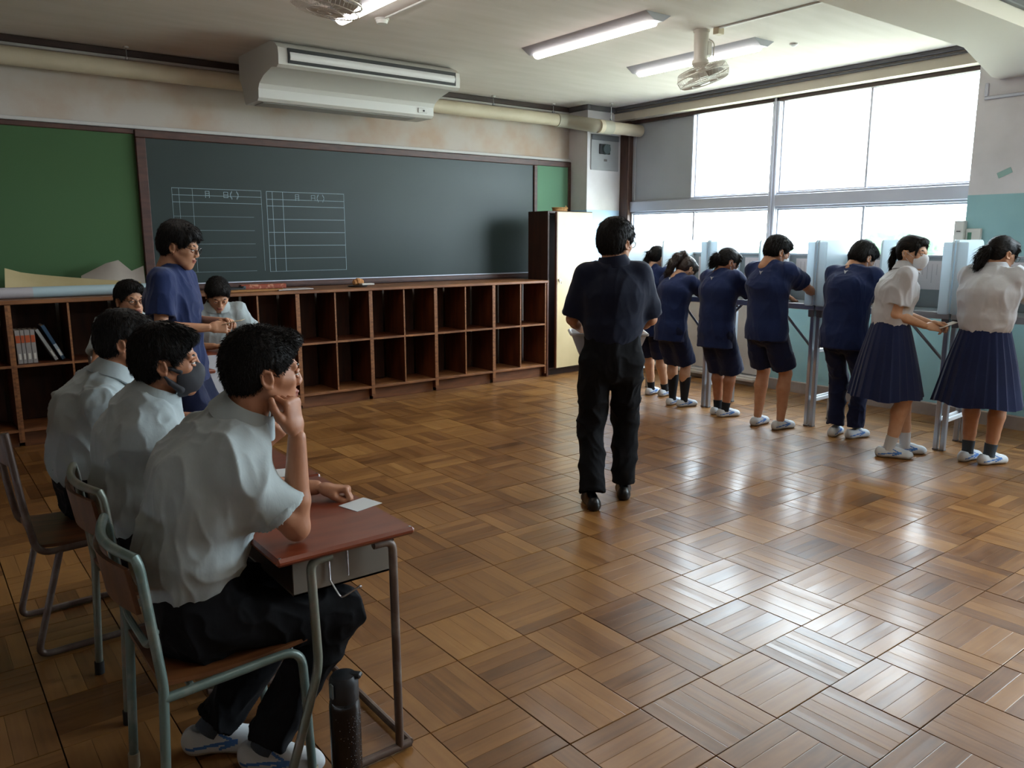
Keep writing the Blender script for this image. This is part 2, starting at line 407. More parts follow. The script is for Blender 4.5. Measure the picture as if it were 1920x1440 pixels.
for k, (hid, z, i, j, cx, cy) in enumerate(tiles):
    ori = 0 if (i+j) % 2 else 1
    n = 5 if rnd.random() < .45 else 4
    zt = rnd.uniform(-.0005, .0005); tilt = (rnd.gauss(0, .0018), rnd.gauss(0, .0018))
    shd = rnd.choice((-.06, 0., .06, .12) if ori else (-.12, -.06, 0., .06)); single = (not hid) and k < 300  # random tile tone
    if k < 70 and single:
        t = bpy.data.objects.new('parquet_tile', bed_me); COL.objects.link(t); t.parent = floor
        t.location = (cx, cy, 0); t.rotation_euler = (0, 0, ori*PI/2)
        for q in range(n):
            s = bpy.data.objects.new('slat', rnd.choice((SL4 if n == 4 else SL5)[shd])); COL.objects.link(s); s.parent = t
            s.location = (0, (q+.5-n/2)*(TS-.0034)/n, zt+rnd.uniform(-.00015, .00015)); s.rotation_euler = (tilt[0]+rnd.gauss(0, .0012), tilt[1], 0)
        continue
    V = []; F = []; U = []; T = []; nn = 0
    for q in range(n):
        v, f = slat_geom(TS-.0034, (TS-.0034)/n, sag=rnd.choice((0, .0002, .0004)))
        o = np.array([rnd.uniform(-9, 9), rnd.uniform(-9, 9)]); U.append(v[:, :2]+o); T += [rnd.random()]*len(v)
        rx = tilt[0]+rnd.gauss(0, .0012); v = v.copy(); v[:, 2] += v[:, 1]*rx-v[:, 0]*tilt[1]+zt+rnd.uniform(-.00015, .00015)
        v[:, 1] += (q+.5-n/2)*(TS-.0034)/n; V.append(v); F += [[a+nn for a in g] for g in f]; nn += len(v)
    V = np.vstack(V); U = np.vstack(U)
    if ori: V = np.stack([-V[:, 1], V[:, 0], V[:, 2]], 1)
    def put(name, V, F, U, T, S, loc):
        me = bpy.data.meshes.new(name); me.from_pydata(V.tolist(), [], F); me.materials.append(M_parq)
        uvl = me.uv_layers.new(name='grain'); li = np.array([l.vertex_index for l in me.loops])
        uvl.data.foreach_set('uv', np.asarray(U)[li].astype(np.float32).ravel())
        a = me.attributes.new('tone', 'FLOAT', 'POINT'); a.data.foreach_set('value', np.asarray(T, np.float32)); a = me.attributes.new('shade', 'FLOAT', 'POINT'); a.data.foreach_set('value', np.asarray(S, np.float32))
        o = bpy.data.objects.new(name, me); COL.objects.link(o); o.parent = floor; o.location = loc; return o
    if single: put('parquet_tile', V, F, U, T, [shd]*len(V), (cx, cy, 0))
    else:
        bulkV.append(V+[cx, cy, 0]); bulkF += [[a+nb for a in g] for g in F]; bulkUV.append(U); bulkT += T; bulkS += [shd]*len(V); nb += len(V)
o = put('parquet_field', np.vstack(bulkV), bulkF, np.vstack(bulkUV), bulkT, bulkS, (0, 0, 0)); o['kind'] = 'stuff'
# ================================================================ BOARDS AND CEILING FIXTURES
M_bboard = mat('blackboard_green', '#1c2a28', .44, col2='#22312f', nscale=.9, contrast=(.3, .75), spec=.32)
M_chalk = mat('chalk', '#8fa3ab', .9)
M_gfelt = mat('green_felt', '#42603c', .95, col2='#3b5736', nscale=300, bump=.15, bscale=400)
M_frame = mat('brown_board_frame', '#4b2a1f', .5, col2='#3a1f17', nscale=4, nstretch=(2, 8, 8))
M_white_plastic = mat('warm_white_plastic', '#c9c9c6', .45)
M_blkplastic = mat('black_plastic', '#15171a', .5)  # plain black for plastic parts and slots
M_duct = mat('cream_duct', '#c4b8a2', .6, col2='#b8ac96', nscale=3)
M_chrome = mat('bright_metal', '#b9bcc2', .25, metal=.9)
# left green notice board
t = thing('notice_board', 'large green felt notice board left of the blackboard', 'notice board', (.0, YB, 1.1))
MB().box(-1.7, 1.69, YB-.03, YB-.002, 1.07, 2.36).build('felt_panel', M_gfelt, t)
MB().box(-1.7, 1.69, YB-.045, YB-.002, 2.36, 2.40, .005).build('frame_rail', M_frame, t)
MB().box(-1.7, 1.69, YB-.045, YB-.002, 1.06, 1.085, .005).build('frame_rail', M_frame, t)
# blackboard
t = thing('blackboard', 'wide dark green blackboard with two faint chalk tables', 'blackboard', (3.8, YB, 1.1))
MB().box(1.77, 5.95, YB-.04, YB-.002, 1.12, 2.335).build('writing_surface', M_bboard, t)
MB().box(1.69, 6.0, YB-.06, YB-.002, 2.335, 2.40, .006).build('frame_rail', M_frame, t)
MB().box(1.69, 1.77, YB-.065, YB-.002, 1.06, 2.335, .006).build('frame_stile', M_frame, t)
MB().box(5.95, 6.0, YB-.06, YB-.002, 1.06, 2.335, .006).build('frame_stile', M_frame, t)
tr = MB().box(1.77, 5.95, YB-.11, YB-.002, 1.062, 1.10, .005); tr.box(1.77, 5.95, YB-.12, YB-.10, 1.075, 1.112, .003); tr.build('chalk_tray', M_frame, t)
MB().box(1.77, 5.95, YB-.05, YB-.038, 1.112, 1.122).build('metal_edge', M_alu, t)
ch = MB()
def chl(x0, z0, x1, z1, w=.0035):
    x0, x1 = min(x0, x1), max(x0, x1); z0, z1 = min(z0, z1), max(z0, z1)
    ch.box(x0-w/2, x1+w/2, YB-.0412, YB-.0398, z0-w/2, z1+w/2)
def chtable(x0, x1, ztop, rows, verts, strong):
    for i, z in enumerate(rows):
        a, c = (x0, x1)
        if strong: chl(a, z, c, z, .0042 if i in (0, 1, 2, 3, 4, 5) else .003)
        else:
            chl(a, z, c if i < 3 else a+(c-a)*.9, z, .0035 if i < 3 else .002)
    for v in verts:
        chl(v, rows[-1], v, ztop, .004 if strong else .0022)
    # month / day heading strokes
    def moon(x, z, s):
        chl(x, z, x, z+s); chl(x+s*.6, z, x+s*.6, z+s); chl(x, z+s, x+s*.6, z+s); chl(x, z+s*.66, x+s*.6, z+s*.66); chl(x, z+s*.36, x+s*.6, z+s*.36)
    def sun(x, z, s):
        chl(x, z, x, z+s); chl(x+s*.75, z, x+s*.75, z+s); chl(x, z+s, x+s*.75, z+s); chl(x, z+s*.5, x+s*.75, z+s*.5); chl(x, z, x+s*.75, z)
    def par(x, z, s, sg):
        for q in range(6):
            a = -1+q*.4; ch.box(x+sg*(a*a)*s*.22-.002, x+sg*(a*a)*s*.22+.002, YB-.0412, YB-.0398, z+s/2+a*s/2-.009, z+s/2+a*s/2+.009)
    w = x1-x0
    moon(x0+w*.36, ztop-.075, .055); sun(x0+w*.565, ztop-.07, .048); par(x0+w*.64, ztop-.075, .055, 1); par(x0+w*.73, ztop-.075, .055, -1)
chtable(1.955, 2.735, 1.938, [1.938, 1.88, 1.82, 1.70, 1.58, 1.46, 1.34, 1.215], [1.955, 2.012, 2.125, 2.735], False)
chtable(2.785, 3.56, 1.935, [1.935, 1.865, 1.805, 1.685, 1.565, 1.445, 1.325, 1.205], [2.785, 2.84, 2.94, 3.56], True)
ch.build('chalk_table', M_chalk, t)
# right green strip board
t = thing('notice_board', 'narrow green felt notice board between blackboard and pillar', 'notice board', (6.26, YB, 1.1))
MB().box(6.0, 6.49, YB-.03, YB-.002, 1.07, 2.34).build('felt_panel', mat('green_felt_pale', '#5d8168', .95, bump=.15, bscale=400), t)
MB().box(6.0, 6.53, YB-.045, YB-.002, 2.34, 2.40, .005).build('frame_rail', M_frame, t)
MB().box(6.49, 6.53, YB-.045, YB-.002, 1.07, 2.34, .005).build('frame_stile', M_frame, t)

# air conditioner under the ceiling
t = thing('air_conditioner', 'white ceiling-hung air conditioner in front of the blackboard wall', 'air conditioner', (3.33, 6.6, ZC))
prof = [(7.04, ZC), (6.33, ZC), (6.235, 2.985), (6.185, 2.95), (6.175, 2.90), (6.18, 2.825), (6.22, 2.808), (6.32, 2.825), (6.50, 2.79), (6.60, 2.745), (6.625, 2.71), (6.63, 2.64), (6.66, 2.618), (6.93, 2.618), (6.95, 2.64), (6.99, 2.76), (7.05, 2.84)]
mid = [(6.33+(y-6.33)*(.97 if y < 6.33 else 1), z) for y, z in prof]
MB().prism(prof[::-1], 0, 2.545, 4.125).build('casing', M_white_plastic, t, smooth=math.radians(25))
for a, c in ((2.50, 2.545), (4.125, 4.17)):
    pr = [(y, z) for y, z in prof]
    MB().prism(pr[::-1], 0, a, c).build('end_cap', M_white_plastic, t, smooth=math.radians(25))
# outlet slot with louvre
MB().box(2.575, 4.12, 6.168, 6.19, 2.838, 2.948).build('outlet_slot', M_blkplastic, t)
lv = MB(); pts = []
for q in range(7):
    a = q/6; pts.append((6.172-.018*math.sin(a*PI), 2.855+.07*a))
pts += [(6.176, 2.925), (6.176, 2.855)]
lv.prism(pts[::-1], 0, 2.59, 4.105); lv.build('louvre', mat('louvre_white', '#d9dadc', .4), t)
MB().box(4.0, 4.10, 6.618, 6.632, 2.655, 2.70, .004).build('control_panel', M_white_plastic, t)
MB().box(4.05, 4.066, 6.612, 6.62, 2.668, 2.682).build('indicator_window', M_blkplastic, t)
MB().box(2.56, 4.02, 6.70, 6.90, 2.612, 2.62, .004).build('intake_grille', mat('grille_grey', '#9c9c9a', .5), t)

# exhaust duct along the wall and round the pillar
t = thing('duct_pipe', 'cream duct pipe running along the wall under the ceiling', 'pipe', (4.2, 7.22, 2.85))
MB().cyl((-1.74, 7.22, 2.845), (6.26, 7.22, 2.845), .068, n=24).build('long_pipe', M_duct, t)
MB().tube(bend([(6.20, 7.22, 2.845), (6.37, 7.22, 2.845), (6.47, 6.80, 2.752), (6.66, 6.80, 2.752)], .12, 8), .076, 20).build('wrapped_elbow', mat('duct_wrap', '#aaa596', .75, bump=.1, bscale=40), t)
MB().cyl((6.50, 6.80, 2.752), (7.14, 6.80, 2.752), .068, n=24).build('short_pipe', M_duct, t)
MB().cyl((6.46, 6.80, 2.752), (6.52, 6.80, 2.752), .074, n=24).build('joint_collar', M_duct, t)
for (x, y, zt) in ((1.658, 7.22, 2.915), (5.306, 7.22, 2.915), (6.153, 7.22, 2.915), (6.66, 6.80, 2.83)):
    h = thing('pipe_hanger', {1.658: 'small metal pipe hanger left of the air conditioner', 5.306: 'metal pipe hanger just right of the air conditioner', 6.153: 'metal pipe hanger left of the corner pillar', 6.66: 'metal pipe hanger above the pipe at the corner pillar'}[x], 'pipe hanger', (x, y, ZC), group='duct pipe hangers')
    MB().cyl((x, y, ZC), (x, y, ZC-.012), .022, n=14).build('ceiling_cap', M_white_plastic, h)
    MB().cyl((x, y, ZC-.012), (x, y, zt), .004, n=8).build('rod', M_chrome, h)
    MB().rbox((x, y, zt+.012), (.022, .03, .026), .004).build('clamp', M_chrome, h)

# loudspeaker plate on the pillar
t = thing('wall_speaker', 'grey square wall speaker plate with round knob on the pillar', 'speaker', (6.80, 7.05, 2.5))
MB().box(6.58, 7.03, 7.035, 7.048, 2.30, 2.705, .004).build('face_plate', mat('speaker_plate', '#8a8b8d', .5, col2='#96979a', nscale=4), t)
MB().box(6.585, 7.025, 7.028, 7.036, 2.64, 2.70, .003).build('dark_strip', mat('speaker_strip', '#5d5f63', .6), t)  # darker grey strip across the top of the plate
MB().box(6.70, 6.88, 7.022, 7.036, 2.485, 2.60, .045).build('recess_ring', M_blkplastic, t)
MB().cyl((6.80, 7.036, 2.543), (6.80, 6.995, 2.543), .062, .056, n=28).build('knob', mat('knob_grey', '#3e4a4c', .5), t)
MB().box(6.785, 6.835, 7.030, 7.036, 2.405, 2.43, .002).build('badge', mat('badge_grey', '#5b5552', .6), t)

# fluorescent lights
M_tube = mat('lit_tube', '#ffffff', .5, emit='#fff8f0', estr=8.)
M_fix = mat('fixture_white', '#aeb0b8', .5)
def light(x, y0, y1, label):
    t = thing('ceiling_light', label, 'ceiling light', (x, (y0+y1)/2, ZC), group='fluorescent ceiling lights')
    pr = [(x-.125, ZC), (x-.045, ZC-.048), (x+.045, ZC-.048), (x+.125, ZC)]
    MB().prism(pr, 1, y0, y1).build('housing', M_fix, t)
    b = MB(); n = 12; ps = []
    for q in range(n+1):
        a = PI*q/n; ps.append((x-.042*math.cos(a), ZC-.048-.03*math.sin(a)))
    b.prism(ps, 1, y0+.05, y1-.05); b.build('lamp_cover', M_tube, t)
light(4.33, 3.98, 5.34, 'lit tube light at the centre of the ceiling')
light(5.53, 3.98, 5.34, 'lit tube light behind the ceiling fan near the windows')
light(2.60, 3.98, 5.34, 'lit tube light cut by the top edge above the air conditioner')
light(1.2, 3.98, 5.34, 'lit tube light out of view above the seated boys')
for x, w in ((1.2, 'nearest the corridor'), (2.6, 'second from the corridor'), (4.33, 'second from the windows'), (5.53, 'nearest the windows')): light(x, -.3, 1.06, 'lit tube light behind the camera, '+w)
# wall fans on the ceiling
def fan(x, y, label, cage, nrm):
    t = thing('ceiling_fan', label, 'fan', (x, y, ZC), group='oscillating ceiling fans')
    M_f = mat('fan_cream', '#bdb6ac', .4)
    MB().cyl((x, y, ZC), (x, y, ZC-.02), .062, .058, n=24).build('mount_plate', M_f, t)
    b = MB(); b.cyl((x, y, ZC-.02), (x, y, ZC-.21), .055, .05, n=24); b.build('bracket', M_f, t)
    MB().rbox((x+.035, y-.02, ZC-.13), (.07, .07, .12), .015).build('gear_box', M_f, t)
    MB().tube(bend([(x+.03, y-.02, ZC-.05), (x+.09, y-.05, ZC-.08), (x+.08, y-.05, ZC-.2)], .03), .004, 6).build('cord', M_f, t)
    b = MB(); b.cyl((x, y, ZC-.21), (x, y, ZC-.235), .062, .066, n=24); b.cyl((x, y, ZC-.235), (x, y, ZC-.275), .066, .03, n=24); b.build('motor', M_f, t)
    c = np.array(cage, float); nr = np.array(nrm, float); nr /= np.linalg.norm(nr)
    u = np.cross(nr, [0, 1., 0]); u /= np.linalg.norm(u); v = np.cross(nr, u); R = .19
    b = MB(); b.cyl((x, y, ZC-.27), c+nr*.03, .014, n=10); b.cyl(c+nr*.045, c-nr*.015, .035, n=16); b.build('hub', M_f, t)
    b = MB(); th = np.linspace(0, 2*PI, 40, endpoint=False)
    for (rr, hh, w) in ((R, 0, .005), (R*.93, .045, .003), (R*.93, -.045, .003), (R*.5, -.055, .002)):
        b.tube(c+nr*hh+rr*(np.outer(np.cos(th), u)+np.outer(np.sin(th), v)), w, 6, True)
    for q in range(48):
        a = q*2*PI/48; d = math.cos(a)*u+math.sin(a)*v
        b.tube([c+nr*.052+d*.04, c+nr*.045+d*R*.93, c+d*R, c-nr*.045+d*R*.93, c-nr*.058+d*.04], .0013, 4)
    b.build('guard_cage', M_f, t)
    for q in range(4):
        bl = []; a0 = q*PI/2
        for i in range(5):
            rr = .04+i*.033; w = .25+.1*math.sin(i*.8)
            for s_, tw in ((-1, .018), (1, -.018)):
                a = a0+s_*w; bl.append(c+(math.cos(a)*u+math.sin(a)*v)*rr+nr*tw)
        V = bl+[p+nr*.003 for p in bl]; F = []
        for i in range(4):
            k = 2*i; F += [[k, k+1, k+3, k+2], [k+10, k+12, k+13, k+11], [k, k+2, k+12, k+10], [k+1, k+11, k+13, k+3]]
        F += [[0, 10, 11, 1], [8, 9, 19, 18]]
        MB().add(V, F).build('blade', mat('fan_blade', '#a8a299', .4), t)
    MB().cyl(c-nr*.05, c-nr*.062, .04, .03, n=20).build('badge_cap', M_f, t)
fan(4.93, 4.10, 'cream ceiling fan with wire guard near the windows', (4.88, 4.03, 2.685), (-.19, .20, .95))
fan(1.93, 4.10, 'cream ceiling fan cut off by the top edge of the view', (1.96, 4.16, 2.74), (.12, -.1, .95))
# raceways and small ceiling fittings
b = MB().rbox((4.98, 3.985, ZC-.022), (.07, .05, .045), .004)
t = tag(b.build('junction_box', mat('cream_plastic', '#b9ab93', .6)), 'cream junction box beside the ceiling fan mount', 'junction box')
tag(MB().box(4.95, 4.966, 2.83, 3.96, ZC-.012, ZC, .003).build('cable_raceway', M_white_plastic), 'thin white cable raceway from fan to ceiling beam', 'raceway')
tag(MB().box(2.885, 2.901, 2.83, 5.2, ZC-.012, ZC, .003).build('cable_raceway', M_white_plastic), 'thin white cable raceway leading to the smoke detector', 'raceway')
t = thing('smoke_detector', 'flat round white smoke detector above the air conditioner', 'detector', (2.893, 5.251, ZC))
MB().cyl((2.893, 5.251, ZC), (2.893, 5.251, ZC-.012), .05, .05, n=28).build('base_ring', M_white_plastic, t); MB().cyl((2.893, 5.251, ZC-.012), (2.893, 5.251, ZC-.035), .045, .036, n=28).build('sensor_head', M_white_plastic, t)
b = MB()
b.cyl((5.83, 3.92, ZC), (5.83, 3.92, ZC-.012), .032, .030, n=20); b.cyl((5.83, 3.92, ZC-.012), (5.83, 3.92, ZC-.024), .030, .012, n=20)
tag(b.build('ceiling_hook_cap', M_white_plastic), 'tiny white cap on the ceiling beside the window light', 'ceiling cap')
# boxes and tape on the pier wall
t = thing('wall_switch_box', 'tall pale switch box at the right edge of the window', 'switch box', (XW, 3.0, 1.5))
MB().box(XW-.06, XW-.002, 2.965, 3.045, 1.42, 1.645, .006).build('box_body', M_white_plastic, t); MB().box(XW-.064, XW-.058, 2.99, 3.02, 1.555, 1.562).build('slot', M_blkplastic, t)
t = thing('wall_thermostat', 'small wall thermostat with a green display by the window', 'thermostat', (XW, 2.9, 1.5))
MB().box(XW-.03, XW-.002, 2.845, 2.962, 1.46, 1.58, .006).build('box_body', M_white_plastic, t); MB().box(XW-.033, XW-.028, 2.915, 2.945, 1.49, 1.55).build('display', mat('green_display', '#4e7a66', .3), t)
b = MB(); R = np.array(Matrix.Rotation(math.radians(-24), 3, 'X')); b.rbox((XW-.002, 2.728, 2.007), (.003, .105, .045), .0008, R)
tag(b.build('tape_strip', mat('green_tape', '#8fb0ab', .7)), 'slanted strip of pale green tape on the pier wall', 'tape')
# ================================================================ LOCKERS, CABINET, BOOKS
M_lock = mat('locker_wood', '#623419', .45, col2='#44210f', nscale=3, nstretch=(5, 5, 1), objrand=.18, bump=.05, bscale=30, bstretch=(6, 6, 1))
M_lockdk = mat('locker_back', '#4a2817', .6, col2='#331a0e', nscale=3, nstretch=(5, 1, 1))
M_edge = mat('worn_locker_edge', '#946239', .5, col2='#6a4024', nscale=6, nstretch=(1, 1, 8), objrand=.12)
M_top = mat('locker_top_wood', '#8a5a35', .45, col2='#6a4023', nscale=3, nstretch=(1, 8, 1))
M_kick = mat('kick_board', '#7a4c2d', .5, col2='#5c3720', nscale=4, nstretch=(1, 1, 6))
YF, YLB = 6.65, 7.03
def locker(x0, x1, ztop, zmid, name, label, group, backs=True):
    t = thing(name, label, 'locker', ((x0+x1)/2, YF, 0), group=group)
    th = .018
    def panel(nm, q, m=M_lock): return MB().box(*q, .002).build(nm, m, t)
    panel('side_panel', (x0, x0+th, YF, YLB, .04, ztop)); panel('side_panel', (x1-th, x1, YF, YLB, .04, ztop))
    xm = (x0+x1)/2
    panel('divider', (xm-.007, xm+.007, YF+.004, YLB, .14, ztop))
    for a, c in ((x0+th, xm-.007), (xm+.007, x1-th)):
        s = panel('shelf', (a, c, YF+.002, YLB, zmid-.009, zmid+.009)); MB().box(a, c, YF-.001, YF+.003, zmid-.009, zmid+.009).build('front_edge', M_edge, s)
        panel('back_panel', (a, c-.025, YLB-.012, YLB, .14, ztop), M_lockdk)
    panel('bottom_board', (x0+th, x1-th, YF, YLB, .115, .137), M_edge)
    panel('kick_board', (x0+th, x1-th, YF+.05, YF+.068, 0, .115), M_kick)
    for a in (x0, x1-th): MB().box(a, a+th, YF-.002, YF+.002, .04, ztop).build('front_edge', M_edge, t)
    MB().box(xm-.007, xm+.007, YF+.001, YF+.0045, .14, ztop).build('front_edge', M_edge, t)
    return t
xs = [5.587-.7085*i for i in range(7)]
nm = ['nearest the cream cabinet', 'second from the cream cabinet', 'third from the cream cabinet', 'fourth from the cream cabinet', 'just behind the boy with the card', 'mostly hidden behind the standing boy']
for i in range(5):
    locker(xs[i+1], xs[i], 1.033, .585, 'locker_unit', 'open brown wooden locker unit, '+nm[i], 'open wooden lockers under the blackboard')
MB_ = MB().box(xs[5]-.02, 5.615, YF-.012, YB-.125, 1.033, 1.06, .004); tag(MB_.build('counter_board', M_top), 'long worn wooden top board over the lockers', 'counter top')
p = MB().box(5.588, 5.612, YF-.012, YLB, 0, 1.033, .003); tag(p.build('end_post', M_lock), 'brown end panel closing the lockers beside the cabinet', 'end panel')
lx = [xs[5]-.022-.72*i for i in range(1, 5)]
lu = [(1.36, 2.02, 'hidden behind the two seated reception boys'), (.60, 1.36, 'holding grey and orange books'), (-.16, .60, 'at the left edge with slanting pale books'), (-.92, -.16, 'beyond the left edge of view')]
for x0, x1, l in lu:
    locker(x0, x1, 1.045, .60, 'locker_unit', 'dark wooden shelf unit under the green board, '+l, 'dark shelf units under the green board')
b = MB().box(-.94, 2.022, YF-.012, YB-.125, 1.045, 1.075, .004); tag(b.build('counter_board', M_top), 'dark wooden top board under the green notice board', 'counter top')
# tall cabinet
t = thing('tall_cabinet', 'tall dark brown cabinet with cream door standing ajar', 'cabinet', (6.05, 6.8, 0))
M_cab = mat('cabinet_brown', '#3d241a', .5, col2='#2d1811', nscale=3, nstretch=(5, 5, 1))
M_cream = mat('cream_laminate', '#c8b58c', .45, col2='#bfab81', nscale=3)
for q in ((5.635, 5.66, 6.69, 7.03, 0, 1.80), (6.265, 6.29, 6.69, 7.03, 0, 1.80)): MB().box(*q, .003).build('side_panel', M_cab, t)
MB().box(5.66, 6.265, 6.69, 7.03, 1.775, 1.80, .003).build('top_panel', M_cab, t); MB().box(5.66, 6.265, 6.69, 7.03, .06, .085, .003).build('bottom_panel', M_cab, t)
MB().box(5.66, 6.265, 7.01, 7.03, .085, 1.775).build('back_panel', M_cab, t); MB().box(5.66, 6.265, 6.72, 6.74, 0, .06).build('plinth', M_cab, t)
a = math.radians(4.0); R = np.array(Matrix.Rotation(a, 3, 'Z')); hin = np.array([6.26, 6.672, 0])
def dbox(x0, x1, y0, y1, z0, z1, bev=.003):
    c = np.array([(x0+x1)/2-6.26, (y0+y1)/2-6.672, (z0+z1)/2]); return MB().rbox(R@c+hin, (x1-x0, y1-y0, z1-z0), bev, R)
d = dbox(5.715, 6.26, 6.66, 6.685, .085, 1.79).build('door', M_cream, t)
dbox(5.70, 5.716, 6.66, 6.686, .085, 1.79).build('edge_band', M_lock, d)
hp = R@np.array([5.745-6.26, 6.65-6.672, 1.06])+hin
b = MB(); b.cyl(hp+[0, .012, 0], hp+[0, -.006, 0], .014, n=16); b.tube([hp+[.016*math.sin(q*PI/8), -.012, -.02+.022*math.cos(q*PI/8)] for q in range(16)], .003, 6, True); b.build('ring_handle', M_chrome, d)
b = MB(); th = np.linspace(0, 2*PI, 20, endpoint=False)
b.prism([(5.90+.10*math.cos(q)+.0*q, 6.80+.055*math.sin(q)) for q in th], 2, 1.8005, 1.835); o = b.build('straw_basket', mat('tan_straw', '#a0743f', .8, col2='#7d5528', nscale=60, bump=.4, bscale=120)); tag(o, 'small tan straw basket on top of the tall cabinet', 'basket')
b = MB(); b.tube([(5.90+.1*math.cos(q), 6.80+.055*math.sin(q), 1.838) for q in th], .008, 6, True); b.tube([(5.93, 6.745, 1.83), (5.935, 6.74, 1.862), (5.95, 6.742, 1.85)], .005, 6); b.build('rim', MATS['tan_straw'], o)
# books on the left shelves
def book(x, z, th, h, d, col, lean, label, band=None, grp='books on the left shelf'):
    t = thing('book', label, 'book', (x, YF+.06, z), group=grp)
    R = np.array(Matrix.Rotation(lean, 3, 'Y')); 
    def bx(nm, x0, x1, y0, y1, z0, z1, m, bev=.001):
        c = R@np.array([(x0+x1)/2, (y0+y1)/2, (z0+z1)/2])+np.array([x, YF+.06, z]); return MB().rbox(c, (x1-x0, y1-y0, z1-z0), bev, R).build(nm, m, t)
    m = mat('book_'+col, '#'+col, .5)
    bx('cover', 0, .003, 0, d, 0, h, m); bx('cover', th-.003, th, 0, d, 0, h, m); bx('spine', .003, th-.003, 0, .003, 0, h, m)
    bx('pages', .003, th-.003, .004, d-.004, .004, h-.004, mat('book_pages', '#c9c4b5', .8))
    if band: bx('spine_band', .001, th-.001, -.0015, .0005, band[0]*h, band[1]*h, mat('band_'+band[2], '#'+band[2], .5))
    bx('spine_label', th*.25, th*.75, -.002, .0003, h*.12, h*.3, mat('label_white', '#cfcac0', .7))
for i, (w, n) in enumerate(((.032, 'leftmost of the four'), (.024, 'second of the four from the left'), (.034, 'third of the four from the left'), (.03, 'last of four, touching the leaning ones'))):
    book(.635+sum((.034, .026, .036)[:i]), .61, w-.001, .245, .2, '8d8783', -.02, 'grey book with orange band, '+n, (.62, .84, 'a34a22'))
book(.872, .615, .022, .26, .19, '8f8f8c', -.45, 'thin pale grey book leaning behind the blue book', None)
book(.918, .617, .024, .285, .2, '2d4a63', -.43, 'dark blue book leaning across the dark shelf', (.1, .45, '9fa9b0'))
book(.44, .61, .03, .25, .2, 'a9b3b6', -.35, 'pale grey book slanting at the left edge, upper one')
book(.36, .612, .03, .22, .2, '8fa5b0', -.38, 'pale blue book slanting at the left edge, lower one')
# paper rolls on the left shelf top
t = thing('paper_roll', 'long pale blue paper roll lying on the left shelf', 'paper roll', (1.1, 6.83, 1.075))
MB().cyl((.78, 6.83, 1.117), (1.80, 6.83, 1.117), .041, n=24).build('blue_sheet', mat('blue_paper', '#9fb4ba', .6, objrand=.0), t)
MB().cyl((.52, 6.83, 1.117), (.785, 6.83, 1.117), .0405, .0415, n=24).build('pale_sheet', mat('grey_paper', '#a9a5a8', .6), t)
MB().cyl((.30, 6.83, 1.117), (.53, 6.83, 1.117), .036, n=20).build('core', mat('buff_paper', '#b09467', .7), t)
# folded yellow sheet: a curved thick sheet
def sheet(name, label, pts0, pts1, m, th=.004, cat='paper'):
    n = len(pts0); V = [np.array(p, float) for p in pts0]+[np.array(p, float) for p in pts1]; V2 = [p+[0, th, th*.3] for p in V]
    F = []
    for i in range(n-1):
        F += [[i, i+1, n+i+1, n+i], [2*n+i, 3*n+i, 3*n+i+1, 2*n+i+1], [i, 2*n+i, 2*n+i+1, i+1], [n+i, n+i+1, 3*n+i+1, 3*n+i]]
    F += [[0, n, 3*n, 2*n], [n-1, 3*n-1, 4*n-1, 2*n-1]]
    return tag(MB().add(V+V2, F).build(name, m, smooth=math.radians(50)), label, cat)
M_yel = mat('yellow_paper', '#a8976c', .7, col2='#b3a27a', nscale=4); M_gr = mat('faded_paper', '#a39a90', .7, col2='#968c84', nscale=5)
xs_ = np.linspace(.62, 1.55, 10)
sheet('folded_poster', 'curled yellow poster paper behind the blue roll', [(x, 6.93, 1.08) for x in xs_], [(x+.03, 7.08+.05*math.sin(i*.5), 1.29-.13*(i/9)**.6) for i, x in enumerate(xs_)], M_yel)
xs_ = np.linspace(1.15, 1.62, 6)
sheet('torn_poster', 'torn pale poster with black lettering sticking up behind', [(x, 7.05, 1.08) for x in xs_], [(x+.02, 7.16, 1.215+.12*min(1, i/2.5)-(.09 if i == 4 else .05 if i == 5 else 0)) for i, x in enumerate(xs_)], M_gr)
# things on the locker tops
tag(MB().rbox((2.36, 6.80, 1.0685), (.62, .10, .016), .003).build('wooden_ruler', mat('ruler_wood', '#9a6a35', .5)), 'long wooden ruler lying on the locker top', 'ruler')
t = thing('compass_board', 'dark board compass lying behind the wooden ruler', 'tool', (2.25, 6.95, 1.0605)); MB().rbox((2.23, 6.95, 1.0775), (.34, .06, .03), .006).build('arm', M_blkplastic, t); MB().cyl((2.38, 6.95, 1.061), (2.38, 6.95, 1.10), .03, n=16).build('pivot', M_blkplastic, t)
tag(MB().rbox((2.62, 7.10, 1.082), (.42, .05, .044), .006).build('red_patterned_box', mat('red_print', '#8a3a20', .6, col2='#b0765a', nscale=25, contrast=(.55, .6))), 'low red patterned box by the blackboard tray', 'box')
b = MB().rbox((2.78, 6.82, 1.066), (.34, .15, .008), .002, np.array(Matrix.Rotation(.12, 3, 'Z'))); tag(b.build('paper_sheet', mat('pale_sheet', '#b3aba6', .7)), 'pale sheets of paper flat on the locker top', 'paper')
t = thing('chalk_dish', 'black dish holding a tan sponge on the lockers', 'dish', (3.47, 6.87, 1.06))
MB().cyl((3.45, 6.88, 1.0602), (3.45, 6.88, 1.072), .085, .095, n=28).build('dish', M_blkplastic, t); MB().rbox((3.53, 6.85, 1.082), (.13, .07, .018), .004).build('white_eraser', mat('eraser_white', '#c2bdb6', .7), t)
b = MB()
for q, (dx, r) in enumerate(((0, .035), (.03, .03), (-.03, .028))): b.rbox((3.46+dx, 6.89, 1.072+r), (r*1.9, r*1.6, r*1.9), r*.6)
b.build('sponge', mat('tan_sponge', '#b07a48', .9, bump=.4, bscale=120), t)

